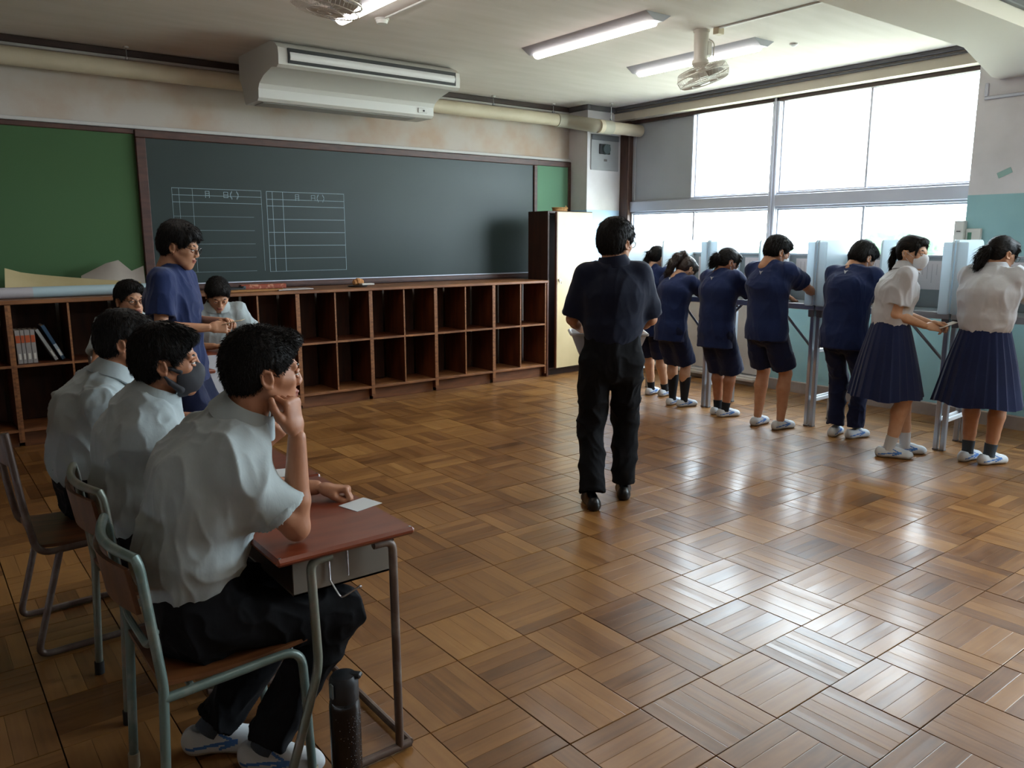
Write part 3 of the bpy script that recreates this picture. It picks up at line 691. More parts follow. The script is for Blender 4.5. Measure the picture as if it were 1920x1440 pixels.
# ================================================================ VOTING BOOTHS
M_booth = mat('pale_blue_panel', '#d9e4e9', .4); M_bgrey = mat('booth_metal', '#8e9497', .4, metal=.2); M_leg = mat('aluminium_leg', '#a7abb2', .35, metal=.55); M_brk = mat('booth_bracket', '#6d7076', .5)
M_note = mat('notice_paper', '#cfc6c8', .7); M_ntxt = mat('notice_print', '#b7aeb1', .8)
def translucent(m, amount, col):
    nt = m.node_tree; N = nt.nodes; p = N['Principled BSDF']; tr = N.new('ShaderNodeBsdfTranslucent'); tr.inputs[0].default_value = (*lin(col), 1)
    x = N.new('ShaderNodeMixShader'); x.inputs[0].default_value = amount
    nt.links.new(p.outputs[0], x.inputs[1]); nt.links.new(tr.outputs[0], x.inputs[2]); nt.links.new(x.outputs[0], N['Material Output'].inputs[0])
translucent(M_booth, .45, '#dde8ee')
SLOPE = .065
def booth(y0, label):
    """unit spans y0..y0+1.0 locally 0..1; front at local x=0"""
    t = thing('voting_booth', label, 'voting booth', (5.74+(3.0-y0-.5)*SLOPE, y0+.5, 0), rz=math.atan(SLOPE), group='aluminium voting booths along the windows')
    def bx(nm, *q, m=M_bgrey, bev=.003, par=t): return MB().box(*q, bev).build(nm, m, par, local=True)
    bx('table_top', .02, .50, -.495, .495, .962, .985)
    bx('front_rail', .015, .035, -.495, .495, .945, .992, m=M_leg)
    bk = bx('back_panel', .47, .485, -.495, .495, .985, 1.365)
    bx('top_bead', .462, .492, -.495, .495, 1.36, 1.378, m=M_leg)
    for s in (-.25, .25):
        n = bx('notice_sheet', .4655, .4695, s-.18, s+.18, 1.12, 1.335, m=M_note, bev=.0005)
        b = MB()
        for q in range(9): b.box(.4645, .4653, s-.14+q*.034, s-.134+q*.034, 1.17+.03*(q % 3), 1.31)
        b.build('print_columns', M_ntxt, n, local=True)
    # side partitions: rounded upper front and back corners
    def part(y, flange):
        pts = [(-.0, .985)]
        for q in range(6): a = q*PI/10; pts.append((.03-.03*math.cos(a), 1.462+.03*math.sin(a)))
        for q in range(6): a = q*PI/10; pts.append((.43+.05*math.sin(a), 1.442+.05*math.cos(a)))
        pts.append((.48, .985))
        b = MB(); b.prism(pts, 1, y-.007, y+.007); o = b.build('partition', M_booth, t, local=True)
        if flange:
            MB().rbox((.006, y+flange*.035, 1.228), (.014, .07, .50), .006).build('front_flange', M_booth, o, local=True)
    part(-.49, 1); part(0., 0); part(.49, -1)
    for s in (-1, 1):
        y = s*.477
        for x in (.055, .43):
            l = MB().rbox((x, y, .48), (.042, .03, .96), .004).build('leg', M_leg, t, local=True)
            MB().rbox((x, y, .006), (.046, .034, .012), .003).build('foot_cap', M_brk, l, local=True)
            MB().rbox((x, y-s*.01, .925), (.055, .05, .075), .006).build('bracket', M_brk, l, local=True)
        MB().rbox((.242, y, .22), (.35, .02, .03), .004).build('cross_bar', mat('white_bar', '#d2d6da', .4), t, local=True)
        MB().rbox((.242, y, .62), (.35, .02, .03), .004).build('cross_bar', mat('white_bar', '#d2d6da', .4), t, local=True)
        b = MB(); b.tube([(.06, y-s*.30, .95), (.06, y, .64)], .011, 8); b.build('brace', M_brk, t, local=True)
    return t
booth(1.52, 'voting booth at the right edge used by the girl in white blouse')
booth(2.52, 'voting booth behind the masked girl in the white blouse')
booth(3.52, 'voting booth with the bun-haired girl and the boy in shorts')
booth(4.52, 'farthest voting booth by the corner, behind the teacher')
# ================================================================ SCHOOL DESKS AND CHAIRS
M_dtop = mat('red_brown_laminate', '#7c3a22', .32, col2='#6b2f1b', nscale=6, nstretch=(1, 5, 1), coat=.2)
M_dtube = mat('worn_green_tube', '#6f7469', .42, metal=.35, col2='#8a8076', nscale=14, contrast=(.5, .7))
M_tubebrown = mat('brown_tube', '#5a4a42', .45, metal=.3, col2='#74685f', nscale=14, contrast=(.5, .7))
M_tubelight = mat('scuffed_mint_tube', '#667a76', .4, metal=.3, col2='#828b85', nscale=18, contrast=(.5, .7))
M_tray = mat('desk_tray', '#7b746a', .5); M_rub = mat('rubber_foot', '#1d1d1d', .8); M_rubw = mat('pale_rubber', '#a59c86', .8)
M_ply = mat('chair_plywood', '#6b4224', .42, col2='#52301a', nscale=5, nstretch=(1, 7, 1))
def desk(x0, y0, label, zt=.70, dx=.405, dy=.64):
    t = thing('school_desk', label, 'desk', (x0+dx/2, y0+dy/2, 0), group='reddish school desks in a row')
    tp = MB().box(x0, x0+dx, y0, y0+dy, zt-.022, zt, .008).build('desktop', M_dtop, t)
    for cx in (x0+.012, x0+dx-.012):
        for cy in (y0+.012, y0+dy-.012): MB().cyl((cx, cy, zt-.004), (cx, cy, zt+.0012), .0035, n=8).build('rivet', M_chrome, tp)
    # tray
    b = MB(); tz0, tz1 = zt-.145, zt-.024
    b.box(x0+.07, x0+dx-.03, y0+.075, y0+dy-.075, tz0, tz0+.006); b.box(x0+.07, x0+dx-.03, y0+.075, y0+.081, tz0, tz1); b.box(x0+.07, x0+dx-.03, y0+dy-.081, y0+dy-.075, tz0, tz1); b.box(x0+dx-.036, x0+dx-.03, y0+.075, y0+dy-.075, tz0, tz1)
    b.build('book_tray', M_tray, t)
    for y in (y0+.028, y0+dy-.028):
        # side frame: front post straight down, runner, back post kinks forward
        fx, bx_ = x0+dx-.06, x0+.10
        MB().tube(bend([(fx-.06, y, zt-.035), (fx, y, zt-.035), (fx+.005, y, .02)], .045), .0125, 12).build('front_leg', M_tubebrown, t)
        MB().tube(bend([(bx_+.06, y, zt-.035), (bx_, y, zt-.035), (bx_+.01, y, .36), (bx_-.10, y, .02)], .045), .0125, 12).build('rear_leg', M_dtube, t)
        MB().tube(bend([(bx_-.12, y, .018), (fx+.005, y, .018), (fx+.04, y, .018)], .02), .0125, 12).build('runner', M_tubebrown, t)
    MB().tube(bend([(x0+dx-.02, y0+.028, .018), (x0+dx-.02, y0+dy-.028, .018)], .03), .0115, 10).build('floor_bar', M_tubebrown, t)
    # bag hooks on the camera side
    b = MB(); hy = y0+.045
    for hx in (x0+.17, x0+.225): b.tube([(hx, hy+.025, zt-.03), (hx, hy+.022, zt-.12)], .0028, 8)
    b.tube(bend([(x0+.17, hy+.022, zt-.12), (x0+.185, hy-.012, zt-.165), (x0+.225, hy-.03, zt-.14), (x0+.23, hy-.034, zt-.137)], .012), .0028, 8)
    b.rbox((x0+.232, hy-.034, zt-.137), (.010, .010, .010), .003); b.build('bag_hook', M_chrome, t)
    return t
desk(.682, 1.862, 'reddish desk in front with the elbow and white card on it')
desk(.690, 2.512, 'reddish desk in the middle of the row of three')
desk(.690, 3.162, 'reddish desk at the far end of the row, mostly hidden')
def chair(label, loc, rz, tube, foot, sled=False, w=.36, seat=.415):
    """facing +x, origin under the seat centre"""
    t = thing('school_chair', label, 'chair', loc, rz=rz, group='wooden school chairs with steel frames')
    h = w/2; bz = .10 if sled else 0.
    def curved(nm, f, n, u0, u1, th, m):
        V = []; F = []
        for s_ in (0, 1):
            for i in range(n+1):
                for j in range(2): V.append(f(i/n, j, s_*th))
        k = 2*(n+1)
        for i in range(n):
            a = 2*i; F += [[a, a+2, a+3, a+1], [k+a, k+a+1, k+a+3, k+a+2], [a, k+a, k+a+2, a+2], [a+1, a+3, k+a+3, k+a+1]]
        F += [[0, 1, k+1, k], [2*n, k+2*n, k+2*n+1, 2*n+1]]
        return MB().add(V, F).build(nm, m, t, smooth=math.radians(50), local=True)
    # seat: dished plywood along x
    curved('seat', lambda a, j, s: ((-.19+.38*a), (-1 if j == 0 else 1)*(h-.005), seat-.012*math.sin(a*PI)+s), 10, 0, 0, .012, M_ply)
    # backrest: plywood curved in plan
    curved('backrest', lambda a, j, s: (-.205-.03*math.sin(a*PI)-.012+.0*j-(.018 if j else 0)-s, -h+.012+2*(h-.012)*a, .615+bz if j == 0 else .735+bz), 12, 0, 0, .011, M_ply)
    if not sled:
        # rear uprights joined over the back by a curved top rail
        top = .76
        arc = [(-.222-.035*math.sin(PI*q/12), -h+2*h*q/12, top) for q in range(13)]
        MB().tube(bend([(-.205, -h, .012), (-.185, -h, .42), (-.215, -h, top-.03)]+[arc[0]], .03)+arc[1:-1]+bend([arc[-1], (-.215, h, top-.03), (-.185, h, .42), (-.205, h, .012)], .03), .0125, 12).build('back_frame', tube, t, local=True)
        for s in (-1, 1):
            l = MB().tube(bend([(-.185, s*h, seat-.03), (.17, s*h, seat-.012), (.185, s*h, .012)], .06, 8), .0125, 12).build('front_leg', tube, t, local=True)
            MB().cyl((.185, s*h, 0), (.185, s*h, .035), .0155, n=14).build('rubber_tip', foot, l, local=True)
            MB().cyl((-.205, s*h, 0), (-.204, s*h, .045), .0155, n=14).build('rubber_tip', foot, t, local=True)
        MB().tube(bend([(-.19, -h+.012, .56), (-.20, -h+.06, .50), (-.20, h-.06, .50), (-.19, h-.012, .56)], .05), .009, 10).build('back_loop', tube, t, local=True)
        for x in (-.12, .12): MB().cyl((x, -h, seat-.02), (x, h, seat-.02), .009, n=10).build('cross_tube', tube, t, local=True)
    else:
        for s in (-1, 1):
            MB().tube(bend([(-.245, s*h*.92, .845), (-.215, s*h*.95, .55), (-.19, s*h, seat-.02), (.17, s*h, seat-.012)], .05, 6), .0125, 12).build('back_frame', tube, t, local=True)
            MB().tube(bend([(-.12, s*h, seat-.02), (-.225, s*h, .014), (.20, s*h, .014), (.13, s*h, seat-.02)], .045, 7), .0125, 12).build('side_leg', tube, t, local=True)
        for x in (-.1, .12): MB().cyl((x, -h, seat-.022), (x, h, seat-.022), .009, n=10).build('cross_tube', tube, t, local=True)
    return t
chair('scuffed mint-framed school chair under the nearest boy', (.595, 2.12, 0), 0., M_tubelight, M_rubw)
chair('grey-framed school chair under the masked boy', (.625, 2.735, 0), .03, M_dtube, M_rub, w=.38)
chair('brown-framed sled chair under the farthest seated boy in front', (.475, 3.36, 0), .03, M_tubebrown, M_rub, sled=True, w=.40)
# white card and water bottle
tag(MB().rbox((1.050, 2.128, .7012), (.10, .085, .0016), .0003, np.array(Matrix.Rotation(.25, 3, 'Z'))).build('ballot_card', mat('white_card', '#c9cfd2', .6)), 'white card on the nearest desk under the hand', 'card')
tag(MB().rbox((.985, 2.60, .7012), (.075, .10, .0016), .0003, np.array(Matrix.Rotation(-.3, 3, 'Z'))).build('ballot_card', MATS['white_card']), 'white card on the middle desk by clasped hands', 'card')
# ================================================================ SMOOTH-UNION MODELLING KIT FOR PEOPLE
A3 = lambda *p: np.array(p, float)
def nz(v): v = np.asarray(v, float); return v/(np.linalg.norm(v)+1e-12)
_lat = np.random.default_rng(11).random((32, 32, 32)).astype(np.float32)
def vnoise(P):
    """smooth value noise in -1..1"""
    i = np.floor(P).astype(int); f = (P-i).astype(np.float32); f = f*f*(3-2*f); i &= 31; j = (i+1) & 31
    def g(a, b, c): return _lat[a, b, c]
    x0, y0, z0 = i[:, 0], i[:, 1], i[:, 2]; x1, y1, z1 = j[:, 0], j[:, 1], j[:, 2]
    fx, fy, fz = f[:, 0], f[:, 1], f[:, 2]
    a = g(x0, y0, z0)*(1-fx)+g(x1, y0, z0)*fx; b = g(x0, y1, z0)*(1-fx)+g(x1, y1, z0)*fx
    c = g(x0, y0, z1)*(1-fx)+g(x1, y0, z1)*fx; d = g(x0, y1, z1)*(1-fx)+g(x1, y1, z1)*fx
    return ((a*(1-fy)+b*fy)*(1-fz)+(c*(1-fy)+d*fy)*fz)*2-1
class Blob:
    def __init__(s, res): s.res = res; s.ops = []; s.lo = []; s.hi = []
    def _op(s, kind, lo, hi, fn, k):
        s.ops.append((kind, np.asarray(lo, float), np.asarray(hi, float), fn, k))
        if kind == '+': s.lo.append(lo); s.hi.append(hi)
        return s
    def rc(s, a, b, ra, rb=None, k=.02, kind='+'):
        rb = ra if rb is None else rb; a = np.asarray(a, float); b = np.asarray(b, float); ab = b-a; L2 = ab@ab+1e-12; R = max(ra, rb)
        def fn(X, Y, Z):
            t = np.clip(((X-a[0])*ab[0]+(Y-a[1])*ab[1]+(Z-a[2])*ab[2])/L2, 0, 1)
            return np.sqrt((X-a[0]-t*ab[0])**2+(Y-a[1]-t*ab[1])**2+(Z-a[2]-t*ab[2])**2)-(ra+(rb-ra)*t)
        return s._op(kind, np.minimum(a, b)-R, np.maximum(a, b)+R, fn, k)
    def chain(s, pts, rad, k=.02, kind='+'):
        for i in range(len(pts)-1): s.rc(pts[i], pts[i+1], rad[i], rad[i+1], k, kind)
        return s
    def ell(s, c, r, M=None, k=.02, kind='+'):
        c = np.asarray(c, float); r = np.asarray(r, float); M = np.eye(3) if M is None else np.asarray(M, float); R = np.sqrt((M**2)@(r**2))
        def fn(X, Y, Z):
            dx, dy, dz = X-c[0], Y-c[1], Z-c[2]; k0 = 0; k1 = 0
            for i in range(3):
                u = (dx*M[0, i]+dy*M[1, i]+dz*M[2, i])/r[i]; k0 = k0+u*u; k1 = k1+(u/r[i])**2
            k0 = np.sqrt(k0); return k0*(k0-1)/(np.sqrt(k1)+1e-9)
        return s._op(kind, c-R, c+R, fn, k)
    def es(s, a, b, lat, wa, da, wb, db, k=.03, kind='+'):
        """segment with elliptic section: half width w along lat, half depth d across it"""
        a = np.asarray(a, float); b = np.asarray(b, float); ab = b-a; L = np.linalg.norm(ab); ax = ab/L
        la = np.asarray(lat, float); la = nz(la-ax*(la@ax)); fr = np.cross(ax, la); R = max(wa, wb, da, db)
        def fn(X, Y, Z):
            dx, dy, dz = X-a[0], Y-a[1], Z-a[2]
            ta = dx*ax[0]+dy*ax[1]+dz*ax[2]; t = np.clip(ta/L, 0, 1); ra = ta-t*L
            u = dx*la[0]+dy*la[1]+dz*la[2]; v = dx*fr[0]+dy*fr[1]+dz*fr[2]
            w = wa+(wb-wa)*t; d = da+(db-da)*t; m = np.minimum(w, d)
            k0 = np.sqrt((u/w)**2+(v/d)**2+(ra/m)**2); k1 = np.sqrt((u/w**2)**2+(v/d**2)**2+(ra/m**2)**2)+1e-9
            return k0*(k0-1)/k1
        return s._op(kind, np.minimum(a, b)-R, np.maximum(a, b)+R, fn, k)
    def cuff(s, a, b, ra, rb, wall=.006, depth=.02, k=.028):
        """open-ended tapering sleeve or leg from a to b, cut square at b and hollow there"""
        a = np.asarray(a, float); b = np.asarray(b, float); ab = b-a; L = np.linalg.norm(ab); ax = ab/L; R = max(ra, rb)
        def fn(X, Y, Z):
            dx, dy, dz = X-a[0], Y-a[1], Z-a[2]; ta = dx*ax[0]+dy*ax[1]+dz*ax[2]; t = np.clip(ta/L, 0, 1.2)
            rr = np.sqrt((dx-t*ab[0])**2+(dy-t*ab[1])**2+(dz-t*ab[2])**2); r = ra+(rb-ra)*t; d = np.maximum(rr-r, ta-L)
            hol = np.maximum(rr-(r-max(wall, 2.2*s.res)), (L-depth)-ta); return np.maximum(d, -hol)
        return s._op('+', np.minimum(a, b)-R, np.maximum(a, b)+R, fn, k)
    def plane(s, p, n, k=.004, lo=None, hi=None):
        """remove everything on the n side of p (optionally only inside a box)"""
        p = np.asarray(p, float); n = nz(n)
        lo = A3(-1e3, -1e3, -1e3) if lo is None else lo; hi = A3(1e3, 1e3, 1e3) if hi is None else hi
        return s._op('c', lo, hi, lambda X, Y, Z: (X-p[0])*n[0]+(Y-p[1])*n[1]+(Z-p[2])*n[2], k)
    def mesh(s):
        res = s.res; mg = 3*res+.03
        lo = np.min(np.array(s.lo), 0)-mg; hi = np.max(np.array(s.hi), 0)+mg
        n = np.ceil((hi-lo)/res).astype(int)+1; D = np.full(n, .08, np.float32)
        for kind, a, b, fn, k in s.ops:
            m_ = k+3*res
            i0 = np.clip(np.floor((a-m_-lo)/res).astype(int), 0, n); i1 = np.clip(np.ceil((b+m_-lo)/res).astype(int)+1, 0, n)
            if np.any(i1-i0 < 1): continue
            ax = [(lo[q]+res*np.arange(i0[q], i1[q])).astype(np.float32) for q in range(3)]
            X = ax[0][:, None, None]; Y = ax[1][None, :, None]; Z = ax[2][None, None, :]
            sl = tuple(slice(i0[q], i1[q]) for q in range(3)); d = fn(X, Y, Z).astype(np.float32); e = D[sl]; k = max(k, 1e-4)
            if kind == '+':
                h = np.clip(.5+.5*(e-d)/k, 0, 1); D[sl] = e*(1-h)+d*h-k*h*(1-h)
            else:
                if kind == '-': d = -d
                h = np.clip(.5-.5*(e-d)/k, 0, 1); D[sl] = e*(1-h)+d*h+k*h*(1-h)
        return nets(D, lo, res)
def nets(D, lo, res):
    s = D < 0; n = np.array(D.shape)
    c = np.zeros(n-1, np.int8)
    for i in (0, 1):
        for j in (0, 1):
            for k in (0, 1): c += s[i:n[0]-1+i, j:n[1]-1+j, k:n[2]-1+k]
    cell = np.argwhere((c > 0) & (c < 8)); idx = np.full(n-1, -1, np.int32); idx[tuple(cell.T)] = np.arange(len(cell))
    cr = [(i, j, k) for i in (0, 1) for j in (0, 1) for k in (0, 1)]
    val = {q: D[cell[:, 0]+q[0], cell[:, 1]+q[1], cell[:, 2]+q[2]] for q in cr}
    acc = np.zeros((len(cell), 3)); cnt = np.zeros(len(cell))
    for q in cr:
        for a in range(3):
            if q[a] == 0:
                p = list(q); p[a] = 1; p = tuple(p); v0, v1 = val[q], val[p]; m = (v0 < 0) != (v1 < 0)
                t = np.where(m, v0/(v0-v1+1e-12), 0); pt = np.tile(np.array(q, float), (len(cell), 1)); pt[:, a] = t
                acc[m] += pt[m]; cnt[m] += 1
    V = lo+res*(cell+acc/np.maximum(cnt, 1)[:, None]); F = []
    for a in range(3):
        b, cc = (a+1) % 3, (a+2) % 3; sl0 = [slice(None)]*3; sl1 = [slice(None)]*3; sl0[a] = slice(0, -1); sl1[a] = slice(1, None)
        e = np.argwhere(s[tuple(sl0)] != s[tuple(sl1)]); e = e[(e[:, b] > 0) & (e[:, cc] > 0) & (e[:, b] < n[b]-1) & (e[:, cc] < n[cc]-1)]
        q = []
        for (db, dc) in ((0, 0), (-1, 0), (-1, -1), (0, -1)):
            p = e.copy(); p[:, b] += db; p[:, cc] += dc; q.append(idx[tuple(p.T)])
        q = np.stack(q, 1); fl = s[tuple(e.T)]; q[fl] = q[fl][:, ::-1]; F.append(q)
    F = np.vstack(F); F = F[(F >= 0).all(1)][:, ::-1]
    return V, F
def vnormals(V, F):
    fn = np.cross(V[F[:, 1]]-V[F[:, 0]], V[F[:, 3]]-V[F[:, 0]]); N = np.zeros_like(V)
    for i in range(4): np.add.at(N, F[:, i], fn)
    return N/(np.linalg.norm(N, axis=1)[:, None]+1e-12)
def wrinkle(V, F, amp, freq=14., stretch=(1, 1, .45), seed=0., ridge=True, fine=.4):
    N = vnormals(V, F); P = V*np.array(stretch)*freq+seed
    P = P+.6*np.stack([vnoise(P*.5+3), vnoise(P*.5+7), vnoise(P*.5+11)], 1)
    a = vnoise(P); a = (2*(1-np.abs(a))**2.5-1) if ridge else a
    b = vnoise(P*2.1+5); b = (2*(1-np.abs(b))**2.5-1) if ridge else b
    return V+N*(amp*(a+fine*b))[:, None]
class Bag:
    """joins several quad meshes (with material slots) into one"""
    def __init__(s): s.V = []; s.F = []; s.m = []; s.n = 0
    def add(s, V, F, m=0):
        s.V.append(V); s.F.append(F+s.n); s.m.append(np.full(len(F), m) if np.isscalar(m) else m); s.n += len(V); return s
    def get(s): return np.vstack(s.V), np.vstack(s.F), np.concatenate(s.m)
def xf(V, M, o, sc=1.): return (V*sc)@np.asarray(M).T+np.asarray(o)
def frame(fwd, up=(0, 0, 1)):
    f = nz(fwd); l = nz(np.cross(up, f)); u = np.cross(f, l); return np.stack([f, l, u], 1)
def ik(S, W, a, b, hint):
    S = np.asarray(S, float); W = np.asarray(W, float); d = W-S; D = np.linalg.norm(d); D2 = min(D, (a+b)*.999); u = d/(D+1e-9)
    x = (a*a-b*b+D2*D2)/(2*D2); h = math.sqrt(max(a*a-x*x, 0)); p = np.asarray(hint, float); p = nz(p-u*(p@u)); return S+u*x+p*h, S+u*D2
def quad_sphere(c, r, M=None, n=10):
    th = np.linspace(0, PI, n+1); ph = np.linspace(0, 2*PI, 2*n, endpoint=False); V = []
    for t in th:
        for p in ph: V.append((math.sin(t)*math.cos(p), math.sin(t)*math.sin(p), math.cos(t)))
    V = np.array(V)*np.asarray(r); M = np.eye(3) if M is None else M; V = V@np.asarray(M).T+np.asarray(c)
    F = [[i*2*n+j, (i+1)*2*n+j, (i+1)*2*n+(j+1) % (2*n), i*2*n+(j+1) % (2*n)] for i in range(n) for j in range(2*n)]
    return V, np.array(F)
# ------------------------------------------------ head, in its own frame: x forward, y left, z up
_cache = {}
def head_mesh(res, girl=False):
    key = ('head', res, girl)
    if key in _cache: return _cache[key]
    b = Blob(res)
    b.ell((-.014, 0, .035), (.096, .076, .084), k=.02); b.ell((.03, 0, -.03), (.058, .06, .072), k=.025)
    b.ell((-.03, 0, -.005), (.07, .066, .06), k=.02)
    for s in (-1, 1):
        b.rc((-.005, s*.052, -.04), (.06, s*.02, -.091), .019, .018, .022); b.rc((.056, s*.042, -.014), (.03, s*.055, -.012), .021, .016, .02)
        b.rc((.084, s*.014, .024), (.072, s*.045, .023), .009, .008, .014)
    b.rc((.07, -.008, -.097), (.07, .008, -.097), .018, .018, .02)
    b.rc((.058, 0, -.045), (.07, 0, -.068), .03, .026, .02)
    for s in (-1, 1): b.ell((.099, s*.032, .003), (.014, .019, .012), k=.012, kind='-')
    b.rc((.086, 0, .018), (.103, 0, -.022), .0075, .0105, .010); b.rc((.097, -.011, -.028), (.097, .011, -.028), .0085, .0085, .008)
    b.ell((.0935, 0, -.0535), (.010, .021, .0055), k=.005); b.ell((.0915, 0, -.0635), (.010, .018, .006), k=.005)
    b.rc((.1025, -.018, -.0585), (.1025, .018, -.0585), .0022, .0022, .003, '-')
    for s in (-1, 1):   # ears
        M = np.array(Matrix.Rotation(s*.35, 3, 'Z') @ Matrix.Rotation(-.2, 3, 'Y'))
        c = A3(-.012, s*.078, -.008)
        b.ell(c, (.016, .0075, .027), M, .006)
        pts = [c+M@A3(.011, s*.005, -.004), c+M@A3(.009, s*.007, .017), c+M@A3(-.004, s*.009, .025), c+M@A3(-.015, s*.010, .014), c+M@A3(-.014, s*.009, -.006), c+M@A3(-.006, s*.006, -.022), c+M@A3(.005, s*.004, -.024)]
        b.chain(pts, [.004, .0045, .0048, .005, .0046, .006, .006], .004)
        b.ell(c+M@A3(-.002, s*.012, -.003), (.009, .006, .014), M, .004, '-')
    b.rc((-.028, 0, -.03), (-.045, 0, -.15), .050 if girl else .054, .052 if girl else .058, .02)
    V, F = b.mesh()
    bag = Bag(); fc = V[F].mean(1); m = np.zeros(len(F), int)
    lips = (fc[:, 0] > .088) & (np.abs(fc[:, 1]) < .021) & (fc[:, 2] < -.0485) & (fc[:, 2] > -.0695); m[lips] = 1
    bag.add(V, F, m)
    for s in (-1, 1):
        v, f = quad_sphere((.0765, s*.032, .001), (.012,)*3, n=10); bag.add(v, f, 2)
        v, f = quad_sphere((.0848, s*.032, .0005), (.0046, .0058, .0058), n=6); bag.add(v, f, 3)
        v, f = Blob(res).chain([(.0855, s*.019, .0040), (.0885, s*.031, .0072), (.080, s*.046, .0045)], [.0016+res*.2, .002+res*.3, .0016+res*.2], .002).mesh(); bag.add(v, f, 3)
        v, f = Blob(res).chain([(.0795, s*.046, -.003), (.0860, s*.033, -.0060), (.0840, s*.02, -.002)], [.004, .0048, .004], .003).mesh(); bag.add(v, f, 0)
        v, f = Blob(res).chain([(.0850, s*.018, .0085), (.0860, s*.032, .0120), (.078, s*.047, .0085)], [.005, .006, .005], .003).mesh(); bag.add(v, f, 0)
        v, f = Blob(res).chain([(.0890, s*.016, .0235), (.0845, s*.034, .029), (.0715, s*.05, .025)], [.0026+res*.2, .0034+res*.2, .0022+res*.2], .003).mesh(); bag.add(v, f, 3)
    _cache[key] = bag.get(); return _cache[key]
def spikes(V, F, n, L0, L1, comb, rng, w=.0022, lift=.35, pick=None):
    """fine tapering locks growing out of a hair mass"""
    N = vnormals(V, F); i = rng.integers(0, len(V), n) if pick is None else rng.choice(np.flatnonzero(pick), n); p = V[i]; nr = N[i]; c = np.asarray(comb(p)); c = c-nr*np.sum(c*nr, 1)[:, None]
    c /= np.linalg.norm(c, axis=1)[:, None]+1e-9; d = c*(1-lift)+nr*lift*rng.uniform(.4, 1.5, (n, 1))+rng.normal(0, .07, (n, 3)); d /= np.linalg.norm(d, axis=1)[:, None]
    L = rng.uniform(L0, L1, (n, 1)); sd = np.cross(d, nr); sd /= np.linalg.norm(sd, axis=1)[:, None]+1e-9; up = np.cross(sd, d)
    p0 = p-nr*.003; mid = p0+d*L*.55+nr*.001; tip = p0+d*L-nr*L*.12
    e = w*.15
    VV = np.stack([p0+sd*w, p0-sd*w, p0+up*w, mid+sd*w*.8, mid-sd*w*.8, mid+up*w*.8, tip+sd*e, tip-sd*e, tip+up*e], 1).reshape(-1, 3)
    b = np.arange(n)[:, None]*9
    FF = np.vstack([b+[0, 1, 4, 3], b+[1, 2, 5, 4], b+[2, 0, 3, 5], b+[3, 4, 7, 6], b+[4, 5, 8, 7], b+[5, 3, 6, 8]])
    return VV, FF
def hair_mesh(style, res, seed=1):
    """hair in the head frame"""
    key = ('hair', style, res, seed)
    if key in _cache: return _cache[key]
    rng = np.random.default_rng(seed); b = Blob(res); girl = style in ('pony', 'pony_long', 'bun', 'pony_low')
    full = {'short': .005, 'crop': -.001, 'bowl': .009, 'teacher': .006, 'neat': .004}.get(style, -.004)
    b.ell((-.018, 0, .042), (.106+full, .087+full, .095+full*1.8), k=.02); b.ell((-.05, 0, -.005), (.064+full, .072+full*.8, .072), k=.03)
    if style in ('bowl', 'teacher', 'neat', 'short'): b.ell((.045, 0, .085), (.052, .066, .038+full*.5), k=.02)
    if style == 'crop': b.ell((.055, 0, .095), (.045, .06, .03), k=.02)
    if girl: b.ell((.05, 0, .082), (.046, .064, .036), k=.02)
    hz = {'crop': .082, 'short': .070, 'bowl': .046, 'teacher': .062, 'neat': .058}.get(style, .048)
    n1 = (1.25, 0, -1); p0 = (.018, 0, -.012)
    b.plane(p0, n1, .008, lo=A3(-1, -1, -1), hi=A3(1, 1, hz-.004))
    b.ell((.105, 0, hz-.085), (.085, .074, .085), k=.01, kind='-')
    b.plane((0, 0, -.026 if not girl else -.05), (.72, 0, -1), .008)
    for s in (-1, 1): b.ell((-.004, s*.092, -.008), (.026, .028, .037), k=.008, kind='-')
    if style in ('bowl', 'teacher'):
        for s in (-1, 1): b.rc((.055, s*.066, .06), (.05, s*.068, .02), .014, .006, .012)
    if girl:
        for s in (-1, 1): b.rc((.062, s*.062, .06), (.056, s*.068, -.005), .012, .006, .012)
    V, F = b.mesh()
    st = (1., 1., .3) if not girl else (.3, 1., .4)
    V = wrinkle(V, F, .0012 if not girl else .001, 70, st, seed, True, .5)
    bag = Bag().add(V, F)
    crown = A3(-.045, .01, .13)
    def comb(p):
        d = p-crown; c = d*A3(1, 1, .3)+A3(0, 0, -.05)
        if girl: c = np.stack([-.1+0*p[:, 0], -p[:, 1]*.5, -.05+0*p[:, 2]], 1); fr = p[:, 0] > .03; c[fr] = np.stack([p[fr, 0]*.3, p[fr, 1]*.3, -.1+0*p[fr, 2]], 1)
        return c
    fine = .0007+res*.12; n = 5200 if res < .0035 else 1800
    if style == 'crop': v, f = spikes(V, F, n*2, .008, .017, comb, rng, fine*.8, .55)
    elif girl: v, f = spikes(V, F, n//2, .02, .04, comb, rng, fine, .06)
    else: v, f = spikes(V, F, n*2, .018, .034, comb, rng, fine, .13)
    bag.add(v, f)
    if style != 'crop':      # ragged fringe over the forehead
        pk = (V[:, 0] > .045) & (V[:, 2] < hz+.03) & (V[:, 2] > hz-.03)
        if pk.any(): bag.add(*spikes(V, F, 500, .016, .036, lambda p: np.tile(A3(.15, .12, -1.), (len(p), 1)), rng, fine*1.3, .05, pk))
    _cache[key] = bag.get(); return _cache[key]
